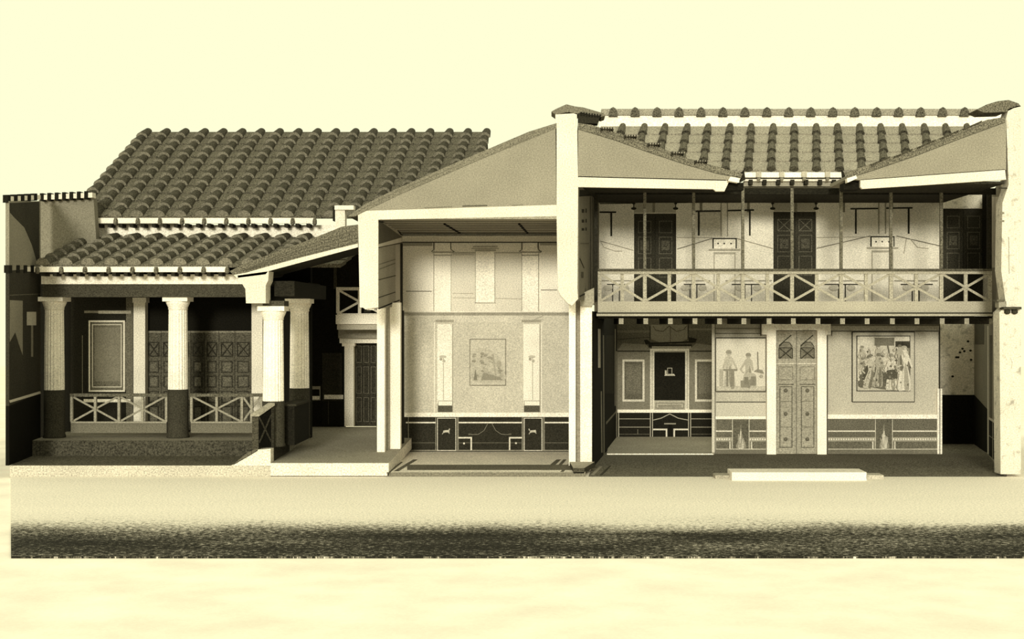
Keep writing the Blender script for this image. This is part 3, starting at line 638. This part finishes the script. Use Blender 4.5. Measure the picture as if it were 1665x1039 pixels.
q = Paint(pt_); q.c = .09; q.rect(1393, 546, 1480, 636, M(196)); q.frame(1392.7, 545.7, 1480, 636.3, 1.2, M(52))
q.rect(1422, 549, 1454, 562, M(120)); q.poly([(1394, 547), (1420, 547), (1418, 575), (1394, 572)], M(205)); q.rect(1455, 547, 1479, 554, M(225)); q.rect(1456, 555, 1479, 566, M(70)); q.rect(1470, 566, 1479, 630, M(130)); q.poly([(1394, 635), (1394, 622), (1440, 618), (1479, 628), (1479, 635)], M(185)); obj('painted_ground', q, f2)
q = Paint(pt_); q.c = .13
robed(q, 1402, 600, 38, M(176), M(140)); robed(q, 1431, 600, 40, M(178), M(130), lean=-3)
q.poly(smooth([(1396, 628), (1402, 602), (1412, 592), (1422, 596), (1438, 606), (1450, 622), (1444, 633), (1420, 630)]), M(104))
q.poly(smooth([(1402, 617), (1408, 597), (1416, 592), (1414, 604), (1409, 618)]), M(84))
robed(q, 1411, 630, 54, M(184), M(122), lean=5); robed(q, 1427, 628, 54, M(168), M(118), lean=2)
for x, y, a in ((1446, 578, 0), (1419, 583, 0), (1458, 568, 0), (1474, 574, 0), (1439, 572, 0)): q.dot(x, y, 3.2, M(196), 4)
q.poly(smooth([(1436, 620), (1442, 604), (1457, 603), (1459, 616), (1450, 622)]), M(96))
robed(q, 1449, 633, 58, M(205), M(150)); q.poly(smooth([(1441, 616), (1443, 603), (1457, 602), (1458, 615)]), M(88))
robed(q, 1470, 634, 72, M(214), M(165)); robed(q, 1463, 602, 42, M(170), M(110))
q.line(1444, 562, 1449, 588, 1, M(120)); q.line(1400, 588, 1412, 582, 2, M(190)); q.line(1450, 600, 1466, 594, 2, M(196))
for i in range(70):
    x = random.uniform(1396, 1477); y = random.uniform(566, 630); q.dot(x, y, random.uniform(.8, 2.2), M(random.choice([110, 130, 150, 185, 205])), random.uniform(.8, 2.6))
obj('painted_figures', q, f2)
f3 = thing('wall_painting', 'small faded landscape fresco on the central room wall', 'wall painting', P(793, 627, KT-.002))
q = Paint(pt_); q.c = .06; q.rect(764, 551, 823, 627, M(196)); q.frame(763.5, 551, 822.5, 627, 1.2, M(120)); obj('painted_ground', q, f3)
q = Paint(pt_); q.c = .08; q.poly(smooth([(768, 619), (819, 619), (818, 600), (806, 575), (780, 566), (768, 580)]), M(186))
for i in range(46):
    t = random.random(); x = 768+46*t+random.uniform(-2, 3); y = random.uniform(568+max(0, t-.2)*34, 613); q.dot(x, y, random.uniform(1.5, 4.2), M(random.choice([160, 168, 176, 150, 188])), random.uniform(1.2, 2.8))
q.poly([(770, 618), (773, 600), (776, 618)], M(130)); q.poly([(782, 618), (786, 606), (812, 613), (817, 618)], M(145)); q.dot(811, 592, 4, M(165), 6); q.line(801, 576, 806, 612, 2, M(165))
obj('painted_landscape', q, f3)
# main door
def stud(parent, x, y, k, m_, r=.055):
    c = P(x, y, k); g = MB(); vs = []; 
    for (rr, yy) in ((r, 0), (r*.8, -.03), (r*.35, -.05)):
        for i in range(12): vs.append(V((c.x+rr*math.cos(i*math.pi/6), c.y+yy, c.z+rr*math.sin(i*math.pi/6))))
    fs = [[j*12+i, j*12+(i+1) % 12, (j+1)*12+(i+1) % 12, (j+1)*12+i] for j in range(2) for i in range(12)]+[[24+i for i in range(12)]]
    g.add(vs, fs, m_); return obj('stud', g, parent)
th = Paint(pt_); th.rect(1261.5, 537, 1329, zbw, M(90, 'wood')); md = struct('door_2', th, 'tall wooden main door with crossed grilles and round studs')
for (x0, x1) in ((1262.5, 1294.5), (1295.5, 1328)):
    q = Paint(pt_); q.c = .03; q.rect(x0, 538, x1, zbw-.5, M(160, 'wood')); dd = M(66, 'wood')
    a, b = (x0+4, x1-6) if x0 < 1280 else (x0+6, x1-4)
    q.line(a, 562, b-2, 545, 1.6, dd); q.curve([(a, 564), (a+8, 556), (b-5, 557), (b, 564)], 1.4, dd); q.rect(a, 566, b, 583, M(112, 'wood')); q.poly([(a, 564), (a+8, 556), (b-5, 557), (b, 564)], M(122, 'wood')); q.curve([(a, 564), (a+8, 556), (b-5, 557), (b, 564)], 1.2, dd); q.rect(a, 564.5, b, 566, dd); q.line(a, 566, a, 583, 1.3, dd); q.line(b, 566, b, 583, 1.3, dd); q.line(a+1, 583, b-1, 566, 1.8, dd); q.line(a+1, 566, b-1, 583, 1.8, dd); q.rect(a+1, 567, b-1, 583, M(112, 'wood')) if 0 else None
    q.rect(x0, 590.5, x1, 592, M(205, 'wood')); q.frame(a-1, 596, b+1, 618, 1, M(122, 'wood')); q.line(a-1, 625, b+2, 625, 1.4, M(95, 'wood'))
    q.frame(a+1, 628, b, 728, 1.3, M(98, 'wood')); q.frame(a+5, 632, b-4, 724, 1, M(172, 'wood')); q.rect(a+1, 652, b, 653, M(120, 'wood')); q.rect(a+1, 694, b, 695, M(120, 'wood'))
    lf = obj('door_leaf', q, md); c = (a+b)/2
    for y in (635, 673, 714): stud(lf, c, y, KT-.0015, M(112, 'wood'))
mf = thing('door_frame', 'white frame with eared lintel around the main door', 'door frame', P(1295, zbw, KT-.006))
for (a, b) in ((1247, 1262), (1329, 1344)):
    g = MB(); g.bx(a, 537, b, zbw, KT-.006, .2, M(252)); obj('jamb', g, mf)
g = MB(); g.prism([P(*q_, KT-.0065) for q_ in [(1239, 526), (1351, 526), (1351, 544), (1344, 544), (1344, 537), (1247, 537), (1247, 544), (1239, 544)]], (0, .25, 0), M(252)); obj('lintel', g, mf)
q = Paint(Plane(0, KT-.002, 10, KT-.002)); q.rect(1236, 524, 1238.3, 546, M(80)); q.rect(1351.8, 522, 1353, 546, M(80)); q.line(1345.5, 546, 1345.5, zbw, 1.3, M(70)); obj('edge_line', q, mf)
# corridor at right
pc = Plane(0, 1.25, 10, 1.25)
w = Paint(pc); w.bx(1490, 505, 1584, 525+250/1.25, 1.25, .2, M(70)); w.rect(1500, 520, 1584, 642, M(214, 'stained')); w.rect(1500, 642, 1584, 727, M(30)); 
for (x, y) in ((1565, 567), (1568, 571), (1578, 570), (1561, 573), (1579, 585), (1558, 581), (1555, 581), (1549, 612), (1574, 555)): w.dot(x, y, 2.2, M(40), 1.8)
struct('wall_back', w, 'stained pale wall with black dado at the end of the right corridor')
cs = Plane(1584, 1.25, 1606, KT)
w = Paint(cs); a0, a1 = cs.pt(1583.5, 525), cs.pt(1606, 525)
w.prism([V((a0.x, a0.y, za)), V((a1.x, a1.y, za)), V((a1.x, a1.y, Zc(8))), V((a0.x, a0.y, Zc(8)))], (.12, .05, 0), M(120))
w.poly([(1584, 727), (1584, 642), (1605, 665), (1605, 736)], M(30)); w.rect(1585, 520, 1600, 560, M(80))
struct('wall_right', w, 'side wall inside the right corridor')
ar = Plane(1606, KT, 1627, 1.03)
w = Paint(ar); a0, a1 = ar.pt(1605, 525), ar.pt(1627.5, 525)
w.prism([V((a0.x, a0.y, za)), V((a1.x, a1.y, za)), V((a1.x, a1.y, Zc(238))), V((a0.x, a0.y, Zc(238)))], (.1, 0, 0), M(150))
w.rect(1603.5, 530, 1607, 738, M(200)); w.rect(1609, 545, 1613, 680, M(100)); w.rect(1616, 540, 1622, 684, M(110)); w.poly([(1608, 680), (1626, 692), (1626, 756), (1608, 740)], M(36)); w.poly([(1608, 678), (1626, 690), (1626, 694), (1608, 682)], M(200)); w.line(1614, 686, 1614, 745, 1, M(150)); w.line(1608, 708, 1626, 722, 1, M(140)); w.rect(1619, 545, 1620, 680, M(200))
w.rect(1604, 308, 1612, 438, M(70)); w.rect(1613, 320, 1624, 435, M(205))
struct('wall_right', w, 'painted side wall at the right end of the hall')
# right cut wall
rc = thing('cut_pier', 'broad weathered white cut wall at the right edge', 'pier', P(1640, 770))
g = MB(); g.prism([P(*q_) for q_ in [(1627, 771), (1660, 771), (1660, 172), (1655, 172), (1640, 177), (1636, 192), (1640, 300), (1630, 330), (1628, 440), (1636, 498), (1625, 508)]], (0, .5, 0), M(214, 'stained')); obj('wall_core', g, rc)
g = MB(); g.prism([P(*q_) for q_ in [(1588, 178), (1604, 170), (1622, 164.5), (1640, 162.5), (1656, 168), (1660, 173), (1648, 176), (1636, 182), (1600, 183)]], (0, .8, 0), M(100, 'tile')); obj('cap_tiles', g, rc)
g = MB(); g.bx(1632, 499, 1661, 503, .995, .3, M(70)); 
for x in (1640, 1652):
    c = P(x, 507, .996); g.lathe(c+V((0, .1, -.06)), [(.03, 0), (.075, .03), (.075, .1), (.04, .13)], M(60), 12)
obj('scroll_bracket', g, rc)
g = MB(); g.bx(1621, 487, 1634, 490, .998, .3, M(90)); g.bx(1624, 490, 1636, 500, 1.0, .3, M(150)); obj('string_course', g, rc)
q = Paint(fl); q.line(1640, 385, 1641, 445, 1, M(140)); obj('crack', q, rc)
q = Paint(fl); q.curve([(1643, 582), (1646, 590), (1644, 600)], .8, M(170)); obj('crack', q, rc)
q = Paint(fl); q.line(1624, 306, 1638, 306, 2.4, M(60)); obj('iron_bar', q, rc)
for y in (345, 358): q = Paint(fl); q.rect(1627, y, 1633, y+3, M(120)); obj('putlog_hole', q, rc)

# upper storey back wall
w = Paint(pt_)
for (a, b, y0, y1) in ((965, 1031, 300, 496), (1099.5, 1257.5, 300, 496), (1327, 1533, 300, 496), (1031, 1099.5, 300, 347), (1257.5, 1327, 300, 344), (1533, 1600, 300, 339), (1600, 1612, 300, 496)):
    w.bx(a, y0, b, y1, KT, .25, M(222))
w.rect(975, 312, 1031, 329, M(165)); w.rect(1099.5, 312, 1257, 327, M(160)); w.rect(1327, 310, 1528, 324, M(160)); w.rect(1031, 318, 1099, 346, M(170)); w.rect(1258, 312, 1326, 343, M(165)); w.rect(1537, 312, 1597, 338, M(205, 'stained')); w.rect(1528, 310, 1533, 496, M(130)); w.rect(1597, 310, 1604, 440, M(46))  # grey bands along the wall top: shade below the roof painted on
dl = M(52); gl = M(150); lt = M(168)
def ln(pts, wd, m_): w.curve(pts, wd, m_)
ln([(975, 331), (1030, 330.5)], 1.6, M(70)); ln([(1101, 329.5), (1257, 327.5)], 1.6, M(70)); ln([(1328, 325.5), (1527, 324)], 1.6, M(70))
for x in (1030.5, 1098.6, 1256.5, 1327): ln([(x, 314), (x, 338)], 1.6, dl); w.dot(x, 339, 4.5, dl, 2.2); w.dot(x, 331, 2.6, dl, 1.6)
for x in (1063, 1140, 1217, 1294, 1372, 1450): w.rect(x-2, 316, x+2, 345, M(125))
ln([(975, 345), (1002, 345)], 2.4, dl); w.rect(992.6, 345, 995.4, 384, dl); ln([(1131, 343.5), (1172, 343)], 2.4, dl); w.rect(1134.8, 344, 1137.6, 383, dl); w.rect(1171.8, 329, 1173.4, 384, gl); w.rect(1182.3, 329, 1183.8, 384, gl); ln([(1183, 342.5), (1226, 341.5)], 2.4, dl); w.rect(1218, 343, 1220.6, 383, dl); w.rect(1138, 345, 1171, 383, M(205))
ln([(1383, 339.5), (1428, 339)], 2.4, dl); w.rect(1390.5, 340, 1393, 380, dl); w.rect(1428, 326, 1430, 380, gl); w.rect(1439, 326, 1441, 380, gl); ln([(1441, 338.5), (1484, 338)], 2.4, dl); w.rect(1476.3, 339, 1479, 380, dl)
for (x0, x1, y0) in ((1158.6, 1198, 387), (1415.5, 1454.5, 384)):
    w.rect(x0, y0, x1, y0+17, dl); w.rect(x0+2, y0+2, x1-2, y0+17, M(250)); w.rect(x0-6, y0+18, x1+6, y0+20.5, lt); w.rect(x0+2, y0+23, x1-2, y0+26, lt)
    for x in (9, 19, 30): w.dot(x0+x, y0+9, 1.4, dl)
    w.rect(x0+2, y0+26, x0+3.4, 496, lt); w.rect(x1-3.4, y0+26, x1-2, 496, lt)
ln([(976, 391.6), (1030, 407)], .9, gl); ln([(976, 391), (982, 402), (1000, 408), (1012, 408)], .8, lt); ln([(1101, 405), (1158, 387.5)], 1, M(110)); ln([(1198, 387.5), (1257, 404)], .9, gl); ln([(1328, 403.7), (1415, 383.6)], 1, M(110)); ln([(1458, 383.6), (1528, 399.5)], 1, M(110)); ln([(1480, 388), (1492, 402), (1510, 404)], .8, lt); ln([(1474, 388), (1470, 412)], .7, lt); ln([(1328, 386), (1414, 385)], .6, lt); ln([(1101, 386), (1158, 386)], .6, lt)
for (a, b) in ((977, 1028), (1102, 1155), (1180, 1255), (1330, 1410), (1455, 1525)):
    w.rect(a, 455.5, b, 457, M(150)); w.rect(a+10, 461.5, b-8, 463, dl); c = (a+b)/2
    for x in (c-7, c+4): w.rect(x, 463, x+1.4, 490, dl)
    w.dot(c-14, 468, 8, M(190), 5); w.dot(c+14, 468, 7, M(185), 5)
struct('wall_back', w, 'pale upper storey wall with thin painted tracery behind the balcony')
def udoor(i, x0, x1, y0, lab, xp):
    q = Paint(Plane(0, KT+.004, 10, KT+.004)); q.rect(x0, y0, x1, 494, M(50, 'wood')); d = struct('door_%d' % i, q, lab)
    mid = x0+(x1-x0)*(.5)
    for (a, b) in ((x0+.6, mid-.4), (mid+.4, x1-.6)):
        q = Paint(Plane(0, KT+.003, 10, KT+.003)); q.rect(a, y0+.5, b, 493, M(62, 'wood')); m_ = M(100, 'wood')
        if xp: xpanel(q, a+6, y0+12, b-6, y0+32, m_, 1.1)
        else: q.frame(a+6, y0+12, b-6, y0+32, 1, m_)
        q.frame(a+6, y0+38, b-6, y0+66, 1, m_); q.frame(a+6, y0+72, b-6, y0+104, 1, m_); q.rect(a+10, y0+44, b-10, y0+60, M(84, 'wood'))
        lf = obj('door_leaf', q, d)
        stud(lf, (a+b)/2, y0+52, KT+.0015, M(92, 'wood'), .04)
udoor(3, 1031, 1099.5, 347, 'dark upper door at the left end of the balcony', False)
udoor(4, 1257.5, 1327, 344, 'dark upper door with crossed panels in the middle of the balcony', True)
udoor(5, 1533, 1600, 339, 'dark upper door at the right end of the balcony', False)
# balcony
KL = 1.07
bc = thing('balcony', 'long wooden balcony with cross-braced railing and posts across the right hall', 'balcony', P(1292, 514, KL))
g = MB(); g.bx(972, 490, 1613, 508, KL, Yk(KT)-Yk(KL)-.04, M(168), M(140)); obj('deck', g, bc)
g = MB(); g.bx(970, 508, 1614, 510.2, KL-.001, .3, M(60)); g.bx(970, 510.2, 1614, 514, KL-.003, .3, M(165)); obj('fascia_moulding', g, bc)
px = [975, 1048.5, 1128, 1208, 1288, 1368, 1449, 1531, 1610]
pm = M(165, 'wood'); pm2 = M(105, 'wood')
g = MB(); g.bx(972, 437, 1613, 440.5, KL-.003, .14, M(84, 'wood')); g.bx(972, 440.5, 1613, 445.5, KL-.001, .1, pm); obj('top_rail', g, bc)
for i, x in enumerate(px):
    if 0 < i < 8:
        g = MB(); g.bx(x-2.4, 306, x+2.4, 437, KL+.0004, .075, pm2); obj('roof_post', g, bc)
    g = MB(); g.bx(x-3, 445.5, x+3, 490, KL+.0004, .08, pm); obj('rail_post', g, bc)
for a, b in zip(px, px[1:]):
    m_ = (a+b)/2
    g = MB(); g.bx(m_-2.8, 445.5, m_+2.8, 490, KL+.0006, .07, pm); obj('baluster', g, bc)
    for (u, v, d) in ((446, 489, .02), (489, 446, .055)):
        A, B = P(a+2, u, KL), P(b-2, v, KL); A.y += d; B.y += d
        g = MB(); g.bar(A, B, .03, .062, pm); obj('cross_brace', g, bc)
jx = [1010, 1050, 1090, 1130, 1170, 1209.5, 1250.5, 1290, 1330, 1370, 1410, 1451, 1491, 1532, 1572, 1612]
for x in jx:
    g = MB(); g.bx(x-3.8, 517.5, x+3.8, 527, KL+.002, Yk(KT)-Yk(KL)-.15, M(150, 'wood'), M(70, 'wood')); obj('joist', g, bc)
g = MB(); g.bx(972, 514.2, 1613, 517.5, KL+.004, Yk(KT)-Yk(KL)-.16, M(40, 'wood')); obj('deck_boards', g, bc)
# corner posts of the hall (dark)
hp = thing('timber_frame', 'dark timber wall plate and corner posts under the hall roof', 'timber frame', P(970, 490, 1.08))
g = MB(); g.bx(966, 312, 972, 488, 1.085, .12, M(52)); obj('post', g, hp)
g = MB(); g.bx(968, 306, 1628, 316, 1.075, .14, M(40, 'wood')); obj('wall_plate', g, hp)
g = MB(); g.bx(1606, 312, 1612, 437, 1.085, .12, M(60)); obj('post', g, hp)
# hall ceiling (soffits around the roof opening)
zq = Zc(227)
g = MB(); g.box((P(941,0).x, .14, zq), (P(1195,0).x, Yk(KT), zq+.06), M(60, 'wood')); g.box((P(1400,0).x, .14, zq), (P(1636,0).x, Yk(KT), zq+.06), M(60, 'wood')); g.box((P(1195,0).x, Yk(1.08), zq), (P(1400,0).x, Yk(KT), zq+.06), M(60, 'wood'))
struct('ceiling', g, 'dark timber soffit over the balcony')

# hall roof: back slope
hr = thing('tiled_roof', 'inward sloping tiled roof over the right hall with tall rounded tile rows', 'roof', P(1290, 282, 1.076))
kE, kR = 1.076, 1.137
sp = 36.6*1.085*S
def hx(i): return (1290-CX)*kE*S+(i-0)*tile, (1292-CX)*kR*S+i*tile
e0, r0 = hx(-9); e1, r1 = hx(8)
zE, zR = P(0, 279, kE).z, P(0, 206, kR).z
tiled_slope(hr, V((e0, Yk(kE), zE)), V((e1, Yk(kE), zE)), V((r0, Yk(kR), zR)), V((r1, Yk(kR), zR)), 17, 5, .105, M(150, 'tile'), M(92, 'tile'), 72, skip=(0,))
g = MB(); g.bx(1209, 280, 1368, 288.5, kE-.004, .12, M(246)); g.bx(1209, 288.5, 1368, 290.5, kE-.002, .1, M(50)); g.bx(1211, 290.5, 1366, 294.5, kE-.001, .1, M(232)); g.bx(1209, 294.5, 1370, 303, kE+.002, .1, M(150)); eb = obj('eave_board', g, hr)
for x in (1234, 1271.5, 1308, 1346):
    g = MB(); g.bx(x-4, 279, x+4, 288, kE-.0065, .09, M(176)); g.bx(x-2.5, 288, x+2.5, 293, kE-.006, .09, M(120)); obj('spout_tile', g, eb)
for i in range(7):
    x = 1221+i*22.6; g = MB(); g.bx(x-3, 292, x+3, 300, kE-.004, .3, M(48, 'wood')); obj('rafter_end', g, eb)
# high rear wall with coping
hw = MB(); hw.bx(974, 186, 1655, 215, 1.15, .35, M(250)); struct('wall_back', hw, 'white wall strip above the hall roof')
cp = thing('wall_coping', 'long tile coping with rounded caps along the top of the hall wall', 'coping', P(1290, 187, 1.15))
g = MB(); g.bx(978, 177, 1600, 187, 1.148, .45, M(150, 'tile')); obj('coping_slab', g, cp)
for i in range(17):
    x = 997+i*35.75; g = MB(); a = P(x, 187.5, 1.146); vs = []; r = .125
    pr_ = [(-r, -.02), (-r*.95, .09), (-r*.6, .19), (0, .235), (r*.6, .19), (r*.95, .09), (r, -.02)]
    g.prism([a+V((u, 0, v_)) for u, v_ in pr_], (0, .55, 0), M(88, 'tile')); obj('cap_tile', g, cp)
# cut roof masses left & right
for (nm, face, strip, beam, lab, steps) in (
    ('gable', [(940, 200), (962, 206), (1010, 222), (1060, 240), (1120, 262), (1170, 277), (1206, 288), (1184, 292), (1180, 294), (940, 288)],
     [(940, 200), (962, 203), (1010, 218), (1060, 235), (1120, 258), (1170, 272), (1208, 283), (1204, 289), (1165, 282), (1110, 266), (1050, 246), (1000, 228), (940, 210)],
     [(940, 286.5), (1180, 292.5), (1185, 296), (1178, 311), (1164, 311), (1160, 307.5), (940, 304)], 'grey cut roof end sloping down right, beside the tall pier', 1),
    ('gable', [(1636, 192), (1600, 197), (1560, 215), (1500, 240), (1440, 262), (1378, 285), (1378, 291), (1400, 293), (1636, 276)],
     [(1634, 190), (1604, 195), (1540, 221), (1480, 245), (1410, 268), (1372, 282), (1378, 290), (1420, 277), (1490, 253), (1560, 226), (1634, 199)],
     [(1399, 292), (1634, 275), (1636, 292), (1500, 301), (1402, 307), (1399, 304)], 'grey cut roof end sloping down left, beside the right edge wall', -1)):
    th = thing(nm, lab, 'gable', P(sum(p[0] for p in face)/len(face), 290))
    g = MB(); g.prism([P(*q_) for q_ in face], (0, 2.2, 0), M(142)); obj('gable_face', g, th)
    q = Paint(fl); q.poly(strip, M(108, 'tile')); 
    n_ = len(strip)//2
    lo = [(x, y+10) for x, y in strip[:n_+1]] ; q.curve([strip[-1-i] for i in range(n_+0)], 1.1, M(80))
    q.curve([(p[0], p[1]+5) for p in strip[1:n_-1]], 1, M(90)); obj('roof_edge', q, th)
    up = strip[:n_+1]
    for j in range(1, 6):
        a = V((up[0][0], up[0][1])); b = V((up[-1][0] if 0 else strip[n_][0], strip[n_-0][1])); f = j/6
        x = strip[0][0]+(strip[n_-1][0]-strip[0][0])*f; y = None
        for (u, v_) in zip(strip[:n_], strip[1:n_]):
            if (u[0]-x)*(v_[0]-x) <= 0: y = u[1]+(v_[1]-u[1])*(x-u[0])/(v_[0]-u[0])
        g = MB()
        if steps == 1:
            g.bx(x-1, y-.6, x+20, y+1.4, .997, .5, M(150, 'tile'))
            for c in range(5): g.bx(x+c*4.2, y-1.2, x+c*4.2+1.6, y+2.2+c*.5, .996, .3, M(46))
            g.bx(x-2, y-.8, x-.6, y+5, .996, .3, M(52))
        else:
            g.prism([P(x, y-2, .998), P(x, y-.0, .998), P(x-30, y+13, .998), P(x-30, y+11, .998)], (0, .3, 0), M(72, 'tile'))
        obj('tile_course', g, th)
    g = MB(); g.prism([P(*q_) for q_ in beam], (0, .13, 0), M(216)); obj('cut_beam', g, th)
for (lab, end, box_, hip) in (
    ('white corner gutter end at left of the roof opening', [(1188, 287), (1204, 290), (1200, 297), (1184, 294)], (1179, 297, 1209, 309), [(1203, 282), (1210, 276), (1212, 292), (1203, 297)]),
    ('white corner gutter end at right of the roof opening', [(1377, 290), (1392, 285), (1394, 290), (1378, 297)], (1372, 297, 1398, 308), [(1369, 276), (1374, 283), (1376, 297), (1370, 292)])):
    th = thing('valley_gutter', lab, 'gutter', P(end[0][0], 295, .993))
    g = MB(); g.prism([P(*q_, .993) for q_ in end], (0, .235, 0), M(236)); obj('gutter_end', g, th)
    g = MB(); g.bx(*box_, 1.004, .5, M(34)); obj('recess_shade', g, th)  # dark block standing in for the shaded recess below the gutter
    g = MB(); g.prism([P(*q_, 1.068) for q_ in hip], (0, .1, 0), M(46)); obj('hip_tile', g, th)

# street step
st = thing('entrance_step', 'long white stone step on the street in front of the main door', 'step', P(1300, 781, .975))
g = MB(); a = P(1190, 768, .975); b = P(1409, 768, .975); g.box((a.x, a.y, .0), (b.x, .0, a.z), M(232)); obj('step_block', g, st)
g = MB(); a = P(1163, 770, .985); b = P(1190, 770, .985); g.box((a.x, a.y, 0), (b.x, 0, .09), M(160, 'stone')); obj('end_plate', g, st)
g = MB(); a = P(1410, 770, .985); b = P(1437, 770, .985); g.box((a.x, a.y, 0), (b.x, 0, .09), M(185, 'stone')); obj('end_plate', g, st)

# =================================================================== light, sky, camera
sc = bpy.context.scene
wd = bpy.data.worlds.new('sky'); sc.world = wd; wd.use_nodes = True
bg = wd.node_tree.nodes['Background']; bg.inputs[0].default_value = (1.0, 1.0, .68, 1); bg.inputs[1].default_value = 1.0
su = bpy.data.lights.new('sun', 'SUN'); su.energy = 2.7; su.angle = math.radians(8); su.color = (1, .99, .8)
so = bpy.data.objects.new('sun', su); COL.objects.link(so)
az, el = math.radians(-5), math.radians(9)
d = V((-math.sin(az)*math.cos(el), math.cos(az)*math.cos(el), -math.sin(el)))
so.rotation_euler = d.to_track_quat('-Z', 'Y').to_euler(); so.location = (-6, -20, 12)
cam = bpy.data.cameras.new('camera'); co = bpy.data.objects.new('camera', cam); COL.objects.link(co); sc.camera = co
co.location = (0, -D, ZO); co.rotation_euler = (math.pi/2, 0, 0)
cam.sensor_width = 36; cam.lens = 36*D/(1665*S); cam.shift_x = (832.5-CX)/1665; cam.shift_y = (CY-519.5)/1665
cam.clip_end = 500
sc.view_settings.view_transform = 'Standard'; sc.view_settings.look = 'None'; sc.view_settings.gamma = 1; sc.view_settings.exposure = 0
